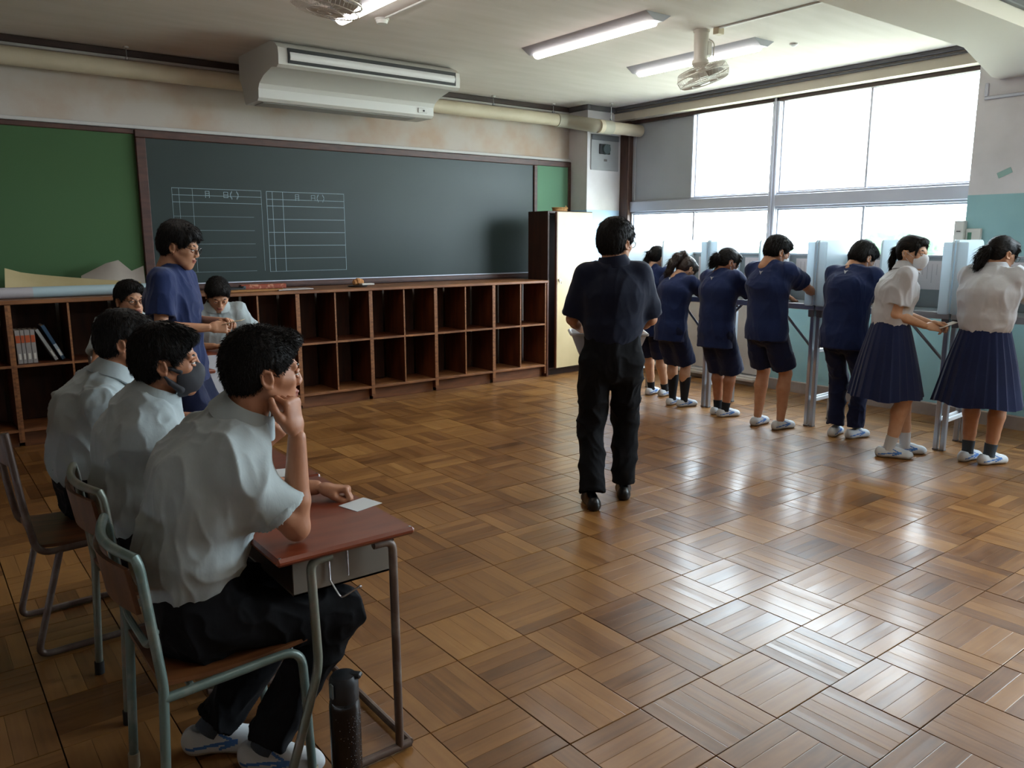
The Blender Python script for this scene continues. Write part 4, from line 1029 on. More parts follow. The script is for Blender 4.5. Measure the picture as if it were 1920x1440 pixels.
# ------------------------------------------------ hand: x to the fingertips, y to the thumb side, z out of the back
def hand_mesh(res, curl=.35, spread=.1, thumb=.4, right=True, sc=1., point=0.):
    key = ('hand', res, curl, spread, thumb, right, sc, point)
    if key in _cache: return _cache[key]
    b = Blob(res); sg = 1
    b.es((-.02, 0, 0), (.02, 0, 0), (0, 1, 0), .024, .018, .030, .015, .01)
    b.es((.015, 0, 0), (.082, 0, 0), (0, 1, 0), .033, .015, .038, .0125, .012)
    b.ell((.03, .026, -.008), (.030, .014, .014), k=.01)
    for i, (y, L, r) in enumerate(((.029, .068, .0088), (.010, .077, .009), (-.010, .071, .0087), (-.028, .056, .0078))):
        c = curl*(1 if i else 1-point)
        a = 0.; p = A3(.080-(.006 if i == 3 else 0), y, .001); sp = (1.5-i)*spread
        for q, (fr, bd) in enumerate(((.46, 70), (.30, 85), (.24, 50))):
            a += math.radians(bd)*c+(.04 if q else 0); d = A3(math.cos(a)*math.cos(sp), math.cos(a)*math.sin(sp), -math.sin(a)); e = p+d*L*fr
            b.rc(p, e, r*(1-.08*q), r*(.93-.08*q), .004); p = e
    t0 = A3(.012, .022, -.006); t1 = t0+A3(.032, .024-.012*thumb, -.008-.008*thumb); t2 = t1+A3(.028, .012-.026*thumb, -.006-.010*thumb); t3 = t2+A3(.024, .002-.022*thumb, -.004-.004*thumb)
    b.chain([t0, t1, t2, t3], [.014, .0115, .0098, .0085], .008)
    V, F = b.mesh(); V = V*sc
    if not right: V = V*[1, 1, 1]
    _cache[key] = (V, F); return V, F
def shoe_mesh(res):
    if ('shoe', res) in _cache: return _cache[('shoe', res)]
    b = Blob(res)
    b.ell((-.035, 0, .032), (.042, .033, .045), k=.02); b.es((-.03, 0, .022), (.12, 0, .018), (0, 1, 0), .034, .028, .041, .026, .02)
    b.ell((.105, 0, .022), (.062, .041, .034), k=.02); b.ell((.035, 0, .045), (.065, .032, .032), k=.02)
    b.plane((0, 0, 0), (0, 0, -1), .004); b.ell((-.012, 0, .085), (.038, .026, .03), k=.004, kind='-')
    V, F = b.mesh(); fc = V[F].mean(1); m = np.zeros(len(F), int)
    sd = np.abs(fc[:, 1]) > .018; x, z = fc[:, 0], fc[:, 2]
    st = sd & (((np.abs(z-(.034+.13*(x-.02))) < .0042) & (x > -.06) & (x < .085)) | ((np.abs(z-(.026+.35*(x-.045))) < .005) & (x > .03) & (x < .085)) | ((np.abs(z-(.062-.5*(x-.03))) < .004) & (x > .03) & (x < .08)))
    m[st] = 1; m[z < .013] = 2
    _cache[('shoe', res)] = (V, F, m); return V, F, m
def shoe_dark_mesh(res):
    V, F, m = shoe_mesh(res); return V, F, np.where(m == 1, 0, m)
# distant trees beyond the windows
M_leaf = mat('tree_foliage', '#44603f', .8, col2='#30492f', nscale=1.5); M_bark = mat('tree_bark', '#4a3c30', .9)
for (x, y, zt, r, l) in ((31, 13.2, 2.1, 1.7, 'pale distant tree outside, rightmost in the lower window'), (33, 16.6, 2.6, 1.9, 'tallest pale distant tree outside the right window'), (30, 18.3, 1.2, 1.6, 'low pale distant tree outside near the window bar'), (36, 25.0, 1.8, 2.0, 'pale distant tree outside behind the boy in shorts')):
    t = thing('distant_tree', l, 'tree', (x, y, -6), group='trees outside the windows'); rg = np.random.default_rng(int(x*7+y)); b = Blob(.16); z0 = zt-r
    for q in range(16):
        d = rg.normal(0, 1, 3); d /= np.linalg.norm(d); b.ell(A3(x, y, z0-.6)+d*A3(r*.62, r*.62, r*.55), (r*.5, r*.5, r*.42), k=.1)
    V, F = b.mesh(); V = wrinkle(V, F, .22, 2.2, (1, 1, 1), x, False, .8); mesh_obj('crown', V, F, M_leaf, t, True)
    MB().tube([(x, y, -6), (x+.1, y, -3), (x, y+.1, z0-.8)], [.28, .2, .12], 10).build('trunk', M_bark, t)
# ================================================================ PEOPLE
M_skin = mat('skin', '#b98a6b', .5, col2='#b28163', nscale=30, spec=.35); M_lips = mat('lips', '#96584a', .45); M_eyew = mat('eye_white', '#c9c4bd', .3); M_eyed = mat('eye_dark', '#120d0b', .3)
M_skin_l = mat('skin_light', '#c9a083', .5, col2='#c2977a', nscale=30, spec=.35); M_skin_d = mat('skin_tan', '#a9775a', .5, col2='#a26f53', nscale=30, spec=.35)
M_hair = mat('black_hair', '#0b0a0a', .6, spec=.2, col2='#15110f', nscale=90, nstretch=(1, 1, .2)); M_hairb = mat('dark_brown_hair', '#241a17', .42, spec=.4, col2='#33251f', nscale=90, nstretch=(1, 1, .2))
def cloth(name, c, c2=None, bump=.25, rough=.85, sheen=.15, bs=28): return mat(name, c, rough, col2=c2, nscale=3, bump=bump, bscale=bs, bstretch=(1, 1, .6), sheen=sheen, spec=.2)
M_wshirt = cloth('white_shirt_cloth', '#a3aeb0', '#9ca8ab'); M_navy = cloth('navy_jersey', '#1a2a56', '#17254d', sheen=.14); M_navysh = cloth('navy_shorts', '#161f40', '#131b38', sheen=.12)
M_navysk = cloth('navy_pleated_wool', '#192347', '#151e3e', .12, sheen=.12); M_black = cloth('black_trouser_cloth', '#090a0e', '#0c0d11', .2, sheen=.0); M_polo = cloth('dark_navy_polo', '#10172c', '#0e1426', .15, sheen=.1)
M_blouse = cloth('white_blouse_cloth', '#c0c2c8', '#b8bbc2'); M_mask = mat('white_mask', '#cfd4da', .7, bump=.1, bscale=40, bstretch=(1, 1, 4)); M_maskg = mat('charcoal_mask', '#2b2d33', .75)
M_shoew = mat('white_canvas', '#c3c8cc', .7); M_shoeb = mat('blue_stripe', '#3c6fb5', .6); M_sole = mat('pale_sole', '#b0aca4', .6); M_sockw = mat('white_sock', '#c4c6c8', .9, bump=.2, bscale=200); M_sockb = mat('black_sock', '#14171d', .9, bump=.2, bscale=200); M_sockg = mat('grey_sock', '#3c4650', .9, bump=.2, bscale=200)
M_shoek = mat('black_leather', '#0e0f11', .35); M_logo = mat('logo_white', '#b9c0c9', .6); M_wire = mat('glasses_wire', '#3a3330', .3, metal=.6)
M_mint = mat('mint_stripe', '#7fae9f', .7)

def stand(base, yaw, H=1.55, lean=8., hunch=10., hyaw=0., hpitch=25., feet=((.0, .08, 0), (.0, -.08, 0)), wr=((.36, .12, 1.0), (.36, -.12, 1.0)), elb=(-.4, 1., -.9), roll=0., sway=0., hipz=.515):
    """joints of a standing figure; local f (forward), l (left), z"""
    c, s = math.cos(yaw), math.sin(yaw); B = A3(*base, 0)
    def W(f, l, z): return B+A3(c*f-s*l, s*f+c*l, z)
    J = dict(H=H, yaw=yaw, W=W, lat=A3(-s, c, 0), fwd=A3(c, s, 0))
    def step(p, ang, L): a = math.radians(ang); return p+J['fwd']*math.sin(a)*L+A3(0, 0, math.cos(a)*L)
    J['pel'] = W(sway, 0, hipz*H); J['waist'] = step(J['pel'], lean*.5, .10*H); J['chest'] = step(J['waist'], lean, .12*H); J['neck'] = step(J['chest'], lean+hunch, .095*H)
    sh = J['chest']+(J['neck']-J['chest'])*.78
    J['shL'] = sh+J['lat']*.098*H; J['shR'] = sh-J['lat']*.098*H
    hy = yaw+math.radians(hyaw); hp = math.radians(hpitch)
    J['hf'] = A3(math.cos(hy)*math.cos(hp), math.sin(hy)*math.cos(hp), -math.sin(hp)); J['hup'] = A3(math.cos(hy)*math.sin(hp), math.sin(hy)*math.sin(hp), math.cos(hp))
    J['head'] = J['neck']+nz(J['neck']-J['chest'])*.034*H+J['hup']*.040*H+J['hf']*.010*H
    for k, sg, w, ft in (('L', 1, wr[0], feet[0]), ('R', -1, wr[1], feet[1])):
        J['el'+k], J['wr'+k] = ik(J['sh'+k], W(*w), .168*H, .150*H, J['lat']*sg*elb[1]+J['fwd']*elb[0]+A3(0, 0, elb[2]))
        J['hip'+k] = J['pel']+J['lat']*sg*.052*H-A3(0, 0, .01*H)
        an = W(ft[0], ft[1], (ft[3] if len(ft) > 3 else 0)+.052*H); J['kn'+k], J['an'+k] = ik(J['hip'+k], an, .24*H, .235*H, J['fwd']+J['lat']*sg*.1)
        J['ft'+k] = yaw+ft[2]; J['fp'+k] = ft[4] if len(ft) > 4 else 0.
    return J
def tube_poly(pts, r, n=8, closed=False):
    b = MB().tube(pts, r, n, closed); return b
def person(label, J, top, bottom, hair, skin=M_skin, res=.007, hres=.004, hs=.93, mask=None, glasses=False, socks=None, shoes='uwabaki', hands=({}, {}), hmat=M_hair, seed=1, legs_skin=True, tail=None, logo=True, extra=None, bulk=1., girl=False, hem=None, tuck=False, sleeve=.62):
    H = J['H']; k = H/1.58; sleeve = .76 if top == 'tee' and sleeve == .62 else sleeve; lat = J['lat']; base = A3((J['anL'][0]+J['anR'][0])/2, (J['anL'][1]+J['anR'][1])/2, 0)
    t = thing('person', label, 'person', tuple(base)); legs_skin = bottom in ('shorts', 'skirt')
    W3 = lambda f, l, z: J['W'](f, l, z) if 'W' in J else None
    latC = J.get('latC', lat)
    # ---- skin
    bag = Bag(); Mh = frame(J['hf'], J['hup'])
    if 'hroll' in J: Mh = Mh@np.array(Matrix.Rotation(J['hroll'], 3, 'X'))
    V, F, m = head_mesh(hres, girl); bag.add(xf(V, Mh, J['head'], hs), F, m)
    b = Blob(res); nb = J['neck']; hb = J['head']+Mh@A3(-.03, 0, -.06)*hs
    b.rc(nb-nz(hb-nb)*.04, hb, .055*k, .050*k, .02)
    b.es(J['pel'], J['waist'], lat, .13*k, .085*k, .115*k, .08*k, .03); b.es(J['waist'], J['chest'], lat, .115*k, .08*k, .13*k, .085*k, .03); b.es(J['chest'], nb-(nb-J['chest'])*.25, latC, .13*k, .085*k, .09*k, .05*k, .03)
    for q in 'LR':
        b.rc(J['sh'+q], J['el'+q], .042*k, .034*k, .02); e, w = J['el'+q], J['wr'+q]; md = e+(w-e)*.3
        b.chain([e, md, w], [.033*k, .034*k, .0225*k], .012)
        if legs_skin:
            h, n_, a = J['hip'+q], J['kn'+q], J['an'+q]; cf = n_+(a-n_)*.32-J.get('fwd', A3(1, 0, 0))*.012
            b.chain([h, n_], [.072*k, .052*k], .02); b.chain([n_, cf, n_+(a-n_)*.7, a], [.049*k, .053*k, .040*k, .032*k], .012)
    V, F = b.mesh(); bag.add(V, F, 0)
    for i, q in enumerate('LR'):
        hd = dict(curl=.4, spread=.06, thumb=.4, point=0.); hd.update({a: v for a, v in hands[i].items() if a in hd}); d = hands[i].get('dir'); bk = hands[i].get('back')
        fw_ = nz(J['wr'+q]-J['el'+q]); d = fw_ if d is None else nz(d); bk = A3(0, 0, 1) if bk is None else np.asarray(bk, float)
        z = nz(bk-d*(bk@d)); y = np.cross(z, d) if q == 'R' else -np.cross(z, d); M = np.stack([d, y, z], 1)
        hv, hf_ = hand_mesh(max(hres*.8, .0028), hd['curl'], hd['spread'], hd['thumb'], True, .92*k, hd['point'])
        if q == 'L': hf_ = hf_[:, ::-1]
        bag.add(xf(hv, M, J['wr'+q]+d*.018*k), hf_, 0)
    V, F, m = bag.get(); body = mesh_obj('body', V, F, [skin, M_lips, M_eyew, M_eyed], t, True, m)
    # ---- hair
    hv, hf_, hm = hair_mesh(hair, hres, seed); ho = mesh_obj('hair', xf(hv, Mh, J['head'], hs), hf_, hmat, t, True)
    if tail is not None:      # points in the head frame; last ones may hang in world down
        tp = [J['head']+Mh@A3(*p)*hs for p in tail['pts']]; hy = nz(J['hf']*A3(1, 1, 0)); hl = A3(-hy[1], hy[0], 0); tp += [tp[-1]+(hy*p[0]+hl*p[1]+A3(0, 0, p[2]))*hs for p in tail.get('hang', [])]; bb = Blob(hres*1.2); bb.chain(tp, [r*hs for r in tail['rad']], .015); v, f = bb.mesh(); v = wrinkle(v, f, .004, 50, (1, 1, .25), seed, True, .5)
        dn = nz(tp[-1]-tp[0]); v2, f2 = spikes(v, f, 700, .03, .07, lambda p: np.tile(dn, (len(p), 1)), np.random.default_rng(seed), .0016, .12)
        mesh_obj('ponytail' if tail.get('kind') != 'bun' else 'bun', *(lambda B: B.get()[:2])(Bag().add(v, f).add(v2, f2)), hmat, t, True)
        if 'tie' in tail:
            p = J['head']+Mh@A3(*tail['tie'])*hs; v, f = quad_sphere(p, (.013, .013, .013), n=6); mesh_obj('hair_tie', v, f, tail.get('tiem', M_blkplastic), t, True)
    # ---- top
    b = Blob(res); P, Wa, C, N = J['pel'], J['waist'], J['chest'], J['neck']; B_ = bulk
    loose = {'tee': .016, 'shirt': .012, 'blouse': .012, 'polo': .010}[top]
    w_ = lambda x: (x*B_+loose)*k
    dn = nz(P-Wa); hemp = P+dn*(hem if hem is not None else .02)
    if tuck:
        b.es(P+(Wa-P)*(.85 if bottom != 'skirt' else .9), Wa+(C-Wa)*.15, lat, w_(.124), w_(.092), w_(.142), w_(.106), .03)
    else:
        b.es(hemp, P, lat, w_(.152), w_(.112), w_(.150), w_(.110), .03); b.es(P, Wa, lat, w_(.150), w_(.110), w_(.138), w_(.105), .03)
    b.es(Wa, C, lat, w_(.138), w_(.106), w_(.148), w_(.110), .03); b.es(C, C+(N-C)*.72, latC, w_(.148), w_(.108), w_(.115), w_(.07), .06)
    b.rc(C+(N-C)*.5, N-(N-C)*(.0 if top == 'tee' else .12), .082*k, .060*k, .03)
    if top == 'tee': nv = nz(hb-N); b.rc(N-nv*.035-J['fwd']*.006, N+nv*.010-J['fwd']*.006, .072*k, .063*k, .02)
    for q in 'LR':
        s_, e = J['sh'+q], J['el'+q]; b.rc(N-(N-C)*.27, s_-(N-C)*.04, .046*k, .048*k*B_, .05)
        en = s_+(e-s_)*sleeve; b.cuff(s_, en, (.052*B_+loose*.6)*k, (.056*B_+loose*1.1)*k, .006, .02, .045)
    if not tuck: b.plane(hemp, dn, .004)
    nn = nz(hb-N); b.rc(N+nn*(.080 if top == 'tee' else .05), hb+nn*.03, .057*k, .07*k, .006, '-')
    V, F = b.mesh(); V = wrinkle(V, F, {'shirt': .008, 'blouse': .007, 'tee': .005, 'polo': .0035}[top]*k, 11, (1, 1, .5), seed*3.7, True, .35)
    tm = {'tee': M_navy, 'shirt': M_wshirt, 'blouse': M_blouse, 'polo': M_polo}[top]
    to = mesh_obj({'tee': 'tee_shirt', 'shirt': 'shirt', 'blouse': 'blouse', 'polo': 'polo_shirt'}[top], V, F, tm, t, True)
    if top != 'tee':
        ax = nz(hb-N); f0 = J['hf']-ax*(J['hf']@ax); f0 = nz(latC*0+np.cross(latC, ax)); l0 = np.cross(ax, f0); n = 36; cs = []
        gap = .18; cv = []; cf = []
        for i in range(n+1):
            a = -PI+gap+(2*PI-2*gap)*i/n; a += PI  # opening at the front (angle 0)
            d = f0*math.cos(a)*.96+l0*math.sin(a)*1.04; fr = max(0, math.cos(a)); drop = .012+.022*fr
            o = N+ax*.020+f0*.006
            prof = [(.070, -.030), (.063, .030-.016*fr), (.068, .036-.016*fr), (.095, -.006-drop), (.091, -.011-drop), (.071, .022-.016*fr)]
            for (r_, z_) in prof: cv.append(o+(d*r_+ax*z_)*k)
        m_ = 6
        for i in range(n):
            for j in range(m_): cf.append([i*m_+j, i*m_+(j+1) % m_, (i+1)*m_+(j+1) % m_, (i+1)*m_+j])
        co = MB().add(cv, cf+[list(range(m_))[::-1], [n*m_+j for j in range(m_)]]).build('collar', tm, to, smooth=math.radians(60))
    if logo and top == 'tee':
        p = C+(N-C)*.55; bk = -np.cross(lat, nz(N-C)); bk = nz(bk); bk = bk if bk@J['fwd'] < 0 else -bk; ax = nz(N-C)
        # find the cloth surface along the back direction
        q = p-ax*.002; rel = V-q; al = rel@bk; off = np.linalg.norm(rel-np.outer(al, bk), axis=1); sel = off < .02; dist = al[sel].max() if sel.any() else .08
        o = q+bk*(dist+.001); u = lat*.016*k; v_ = ax*.014*k
        mesh_obj('chest_mark', [o+v_+u, o+v_*.6, o-v_*1.1, o+v_-u*1.1, o+v_*.2-u*.4]+[x+bk*.002 for x in (o+v_+u, o+v_*.6, o-v_*1.1, o+v_-u*1.1, o+v_*.2-u*.4)], [[0, 1, 2], [1, 3, 4], [1, 4, 2], [5, 7, 6], [6, 9, 8], [6, 7, 9], [0, 5, 6, 1], [1, 6, 8, 3], [3, 8, 9, 4], [4, 9, 7, 2], [2, 7, 5, 0]], M_logo, to)
    # ---- bottom
    if bottom == 'skirt':
        n = 144; rings = []; L = .40*k if 'skirtL' not in J else J['skirtL']; cv = []; cf = []
        wp = Wa+(C-Wa)*.12; dnv = nz(J.get('skirtdir', A3(0, 0, -1))); fw_ = np.cross(lat, A3(0, 0, 1)); fw_ = -nz(fw_) if fw_@J['fwd'] < 0 else nz(fw_)
        prof = [(0, .136, .105), (.04, .138, .108), (.12, .152, .124), (.25, .172, .145), (.5, .210, .182), (.75, .242, .214), (1., .272, .244)]
        full = J.get('skirtFull', .56)
        for (s_, a_, b_) in prof:
            for i in range(n):
                th = 2*PI*i/n; tri = ((i % 6)/6)**1.5*2-1; ap = .0 if s_ < .06 else (.002+.0055*s_); wv = 1+.035*s_*math.sin(3*th+seed)+.02*s_*math.sin(7*th)
                r1 = (a_*wv+ap*tri)*k; r2 = (b_*wv+ap*tri)*k; cv.append(wp+dnv*s_*full+lat*r1*math.sin(th)+fw_*r2*math.cos(th)+A3(0, 0, .008*s_*math.sin(5*th+seed)))
        R_ = len(prof)
        for r_ in range(R_-1):
            for i in range(n): cf.append([r_*n+i, r_*n+(i+1) % n, (r_+1)*n+(i+1) % n, (r_+1)*n+i])
        # inner lining
        m0 = len(cv); cv += [np.array(p_)+(wp+dnv*s2*full-np.array(p_))*.03 for s2, p_ in zip([1.]*n+[.5]*n, cv[(R_-1)*n:]+cv[4*n:5*n])]
        for i in range(n): cf.append([(R_-1)*n+i, (R_-1)*n+(i+1) % n, m0+(i+1) % n, m0+i]); cf.append([m0+i, m0+(i+1) % n, m0+n+(i+1) % n, m0+n+i])
        cf.append(list(range(n))[::-1])
        sk = MB().add(cv, cf).build('pleated_skirt', M_navysk, t, smooth=math.radians(50))
        bd = MB().tube([wp+lat*.133*k*math.sin(a)+fw_*.102*k*math.cos(a)+A3(0, 0, -.012) for a in np.linspace(0, 2*PI, 48, endpoint=False)], .014, 8, True); bd.build('waistband', M_navysk, sk)
    else:
        b = Blob(res); pm = {'shorts': M_navysh, 'trousers': M_black, 'navy_trousers': M_navysh}[bottom]
        wt = P+(Wa-P)*(1.12 if tuck else .3)
        b.es(P-nz(Wa-P)*.02, wt, lat, (.145*B_+.004)*k, (.108*B_+.004)*k, (.137 if tuck else .14)*k*B_, .102*k*B_, .03)
        for q in 'LR':
            h, n_, a = J['hip'+q], J['kn'+q], J['an'+q]
            r = J.get('trR', 1.)
            if bottom == 'shorts':
                e = h+(n_-h)*J.get('shortL', .80); b.cuff(h, e, .088*k*B_, .094*k*B_*J.get('legW', 1.), .007, .02, .02 if not J.get('joinlegs') else .06)
            else:
                lo_ = n_+(a-n_)*.99; b.chain([h, n_], [.088*k*(1+r)/2, .068*k*r], .025); b.cuff(n_, lo_, .066*k*r, .062*k*r, .006, .02, .02)
        V, F = b.mesh(); V = wrinkle(V, F, (.007 if bottom != 'shorts' else .004)*k, 10, (1, 1, .8), seed*2.1+4, True, .4)
        bo = mesh_obj({'shorts': 'shorts', 'trousers': 'trousers', 'navy_trousers': 'track_trousers'}[bottom], V, F, pm, t, True)
        if tuck and bottom == 'trousers':
            ax = nz(Wa-P); fw_ = nz(np.cross(lat, ax)); c0 = P+(Wa-P)*1.05
            MB().tube([c0+lat*.139*k*B_*math.sin(a)+fw_*.104*k*B_*math.cos(a) for a in np.linspace(0, 2*PI, 48, endpoint=False)], .011, 8, True).build('belt', M_shoek, bo)
    # ---- socks, shoes
    for q in 'LR':
        a = J['an'+q]; n_ = J['kn'+q]; y = J['ft'+q]; pt = J['fp'+q]; Rz = np.array(Matrix.Rotation(y, 3, 'Z') @ Matrix.Rotation(pt, 3, 'Y'))
        gr = A3(a[0], a[1], a[2]-.052*H)
        if socks:
            e = a+(n_-a)*socks[1]; rr = .036*k
            MB().tube([a-nz(n_-a)*.03, a, a+(e-a)*.5, e], [rr+.002, rr, rr*1.08 if socks[1] < .3 else rr*1.35, rr*1.12 if socks[1] < .3 else rr*1.6], 20).build('sock', socks[0], t)
        V, F, m = shoe_mesh(max(res*.7, .004)) if shoes == 'uwabaki' else shoe_dark_mesh(max(res*.7, .004))
        c = A3(.012, 0, 0); V2 = (V-c)*k*1.02@Rz.T+gr; dz = V2[:, 2].min(); V2[:, 2] += (0.002-dz) if J.get('ground', True) and pt == 0 else 0
        mesh_obj('shoe', V2, F, [M_shoew if shoes == 'uwabaki' else M_shoek, M_shoeb, M_sole if shoes == 'uwabaki' else M_shoek], t, True, m)
    # ---- mask, glasses
    if mask:
        b = Blob(hres); b.ell((.034, 0, -.052), (.081, .0655, .070), k=.01); b.ell((.09, 0, -.03), (.028, .03, .03), k=.02)
        b.plane((.045 if mask == 'white' else .028, 0, 0), (-1, 0, 0), .004); b.plane((0, 0, -.012), (-.25, 0, 1), .006)
        V, F = b.mesh(); mo = mesh_obj('face_mask', xf(V, Mh, J['head'], hs), F, M_mask if mask == 'white' else M_maskg, t, True)
        for s in (-1, 1):
            if mask == 'white':
                pl = [(.046, s*.067, -.022), (.01, s*.078, .0), (-.012, s*.088, .014), (-.028, s*.088, -.002), (-.008, s*.08, -.03), (.046, s*.062, -.082)]
                MB().tube([J['head']+Mh@A3(*p)*hs for p in bend(pl, .02)], .0016, 6).build('ear_loop', M_mask, mo)
            else:
                b = Blob(hres); pts = [A3(.040, s*.062, -.024), A3(.012, s*.073, -.012), A3(-.010, s*.079, -.006)]; p2 = [A3(.040, s*.055, -.088), A3(.010, s*.063, -.062), A3(-.012, s*.073, -.034)]
                b.chain(pts, [.010, .006, .004], .006); b.chain(p2, [.014, .009, .004], .006); V, F = b.mesh(); mesh_obj('ear_loop', xf(V, Mh, J['head'], hs), F, M_maskg, mo, True)
    if glasses:
        b = MB(); g = lambda *p: J['head']+Mh@A3(*p)*hs
        for s in (-1, 1):
            b.tube([g(.108-.006*abs(math.cos(a)), s*.034+.024*math.cos(a), .002+.018*math.sin(a)) for a in np.linspace(0, 2*PI, 24, endpoint=False)], .0016, 6, True)
            b.tube([g(.102, s*.058, .008), g(.09, s*.07, .01), g(-.005, s*.081, .014), g(-.022, s*.08, -.004)], .0016, 6)
        b.tube([g(.107, -.011, .006), g(.110, 0, .009), g(.107, .011, .006)], .0016, 6); b.build('glasses', M_wire, t)
    return t, Mh
# ------------------------------------------------ the row at the voting booths (they face the windows, +x)
down = dict(curl=.45, thumb=.6)
HD = (down, down)
person('masked girl with low ponytail, half hidden behind the teacher', dict(shortL=1.06) | stand((5.74, 5.17), .1, 1.48, 4, 14, -10, 28, sway=-.16, feet=((.02, .07, .1), (.05, -.07, -.1)), wr=((.36, .10, 1.02), (.30, -.14, 1.0))), 'tee', 'shorts', 'pony', skin=M_skin_l, mask='white', socks=(M_sockb, .14), girl=True, seed=2, hem=.16,
       tail=dict(pts=[(-.105, 0, .01), (-.128, 0, -.005)], hang=[(-.02, .01, -.05), (-.015, .01, -.10)], rad=[.02, .024, .02, .008], tie=(-.115, 0, .025)))
person('girl with long brown ponytail and black knee socks', dict(shortL=1.0, joinlegs=True) | stand((5.54, 4.72), .0, 1.415, 8, 22, -8, 42, sway=-.13, feet=((.0, .06, .05), (.02, -.06, -.25)), wr=((.34, .12, 1.02), (.34, -.12, 1.02))), 'tee', 'shorts', 'pony', skin=M_skin_l, socks=(M_sockb, .62), girl=True, seed=3, hem=.12, hmat=M_hairb, bulk=1.06,
       tail=dict(pts=[(-.085, 0, .09), (-.125, .0, .09)], hang=[(-.06, .02, -.03), (-.11, .04, -.09), (-.13, .06, -.17), (-.12, .06, -.24)], rad=[.02, .03, .040, .040, .034, .012], tie=(-.10, 0, .108)))
person('girl with round bun and hair clip at the third booth', dict(shortL=1.08, joinlegs=True) | stand((5.51, 4.22), .0, 1.465, 2, 14, -25, 26, sway=-.10, feet=((.03, .05, .0), (.0, -.055, -.3)), wr=((.34, .12, 1.02), (.32, -.14, 1.02))), 'tee', 'shorts', 'pony', skin=M_skin_d, mask='white', socks=(M_sockb, .14), girl=True, seed=4, hem=.15, bulk=1.06,
       tail=dict(kind='bun', pts=[(-.10, .0, -.0), (-.115, .0, -.01)], hang=[(-.02, .01, -.04)], rad=[.03, .044, .036], tie=(-.085, -.03, .03), tiem=M_logo))
person('boy in navy shorts with ankle-bare white shoes', dict(shortL=.84) | stand((5.49, 3.71), .0, 1.56, 0, 10, -25, 24, sway=-.12, feet=((-.02, .10, .1), (.0, -.10, -.15)), wr=((.36, .12, 1.02), (.36, -.16, 1.02)), elb=(-.5, 1., -.5)), 'tee', 'shorts', 'neat', skin=M_skin, mask='white', seed=5, hem=.085, bulk=1.06, hs=.95)
person('boy in long navy track trousers leaning into a booth', stand((5.66, 3.16), .05, 1.546, 6, 22, -20, 34, sway=-.12, feet=((-.02, .07, .2), (.02, -.07, -.25)), wr=((.34, .14, 1.02), (.30, -.08, 1.02)), elb=(-.4, .6, -.9)), 'tee', 'navy_trousers', 'neat', skin=M_skin, mask='white', seed=6, hem=.10, bulk=1.06, hs=.95)
J = stand((5.43, 2.68), -.95, 1.567, 8, 8, -36, 6, sway=-.08, feet=((.10, .06, .25), (-.02, -.08, .0)), wr=((.17, .01, .94), (.14, -.05, .92)), elb=(-1., .35, -.4)); J['skirtFull'] = .56
girl_t, _ = person('masked girl in white blouse turning with a folded ballot', J, 'blouse', 'skirt', 'pony', skin=M_skin_l, mask='white', socks=(M_sockw, .2), girl=True, seed=7, tuck=True, sleeve=.75,
       hands=(dict(curl=.5, dir=(.45, -.9, -.15), back=(.3, .5, .8)), dict(curl=.5, dir=(.7, -.7, -.1), back=(-.5, -.6, .6))), tail=dict(pts=[(-.10, 0, .02), (-.125, .0, .01)], hang=[(-.02, .0, -.06), (-.015, .0, -.12), (.0, 0, -.17)], rad=[.018, .022, .024, .02, .008], tie=(-.11, 0, .015)))
hd = J['wrR']+nz(A3(.7, -.7, -.1))*.11
tag(MB().rbox(hd+A3(.02, -.02, .02), (.12, .07, .004), .001, np.array(Matrix.Rotation(-.7, 3, 'Z') @ Matrix.Rotation(-.35, 3, 'Y'))).build('folded_ballot', mat('ballot_paper', '#d5d2cc', .7)), 'folded white ballot held by the masked girl', 'paper')
J = stand((5.74, 2.22), .0, 1.562, 2, 12, -28, 20, sway=-.12, feet=((-.04, .06, -.1), (-.02, -.07, -.35)), wr=((.34, .14, 1.02), (.34, -.10, 1.02)), elb=(-.4, .8, -.8)); J['skirtFull'] = .56
person('girl in white blouse with short ponytail at right edge', J, 'blouse', 'skirt', 'pony', skin=M_skin, socks=(M_sockg, .16), girl=True, seed=8, tuck=True, sleeve=.75, bulk=1.1, glasses=True,
       tail=dict(pts=[(-.095, 0, -.005), (-.12, .0, -.01)], hang=[(-.025, .01, -.04), (-.03, .02, -.09), (-.03, .03, -.12)], rad=[.022, .034, .038, .03, .012]))
# ------------------------------------------------ teacher walking away with a basket
J = stand((3.11, 3.13), .90, 1.635, 0, 6, -42, 4, feet=((-.06, .10, .1), (.13, -.10, -.1, .0)), wr=((.28, .14, .97), (.28, -.14, .97)), elb=(-.35, .5, -1.)); J['trR'] = 1.12; sm = (J['shL']+J['shR'])/2; J['shL'] = sm+(J['shL']-sm)*.92-A3(0, 0, .012); J['shR'] = sm+(J['shR']-sm)*.92-A3(0, 0, .012)
teacher_t, _ = person('man in dark polo and black trousers carrying a basket', J, 'polo', 'trousers', 'teacher', skin=M_skin, res=.007, hres=.004, hs=.99, shoes='dark', glasses=True, seed=9, tuck=True, legs_skin=False, logo=False, bulk=1.04, sleeve=.92, hands=(dict(curl=.6), dict(curl=.6)))
Wt = J['W']
t = thing('plastic_basket', 'white plastic basket carried in front of the teacher', 'basket', tuple(Wt(.27, 0, .87)))
M_bask = mat('white_basket', '#c3c3c6', .4)
def ring(hw, hd, z, f0=.28): return [Wt(f0+sx*hd, sy*hw, z) for sx, sy in ((-1, -1), (1, -1), (1, 1), (-1, 1))]
lo_, hi_, li_ = ring(.165, .10, .83), ring(.215, .125, .96), ring(.208, .118, .96); bi_ = ring(.160, .095, .836)
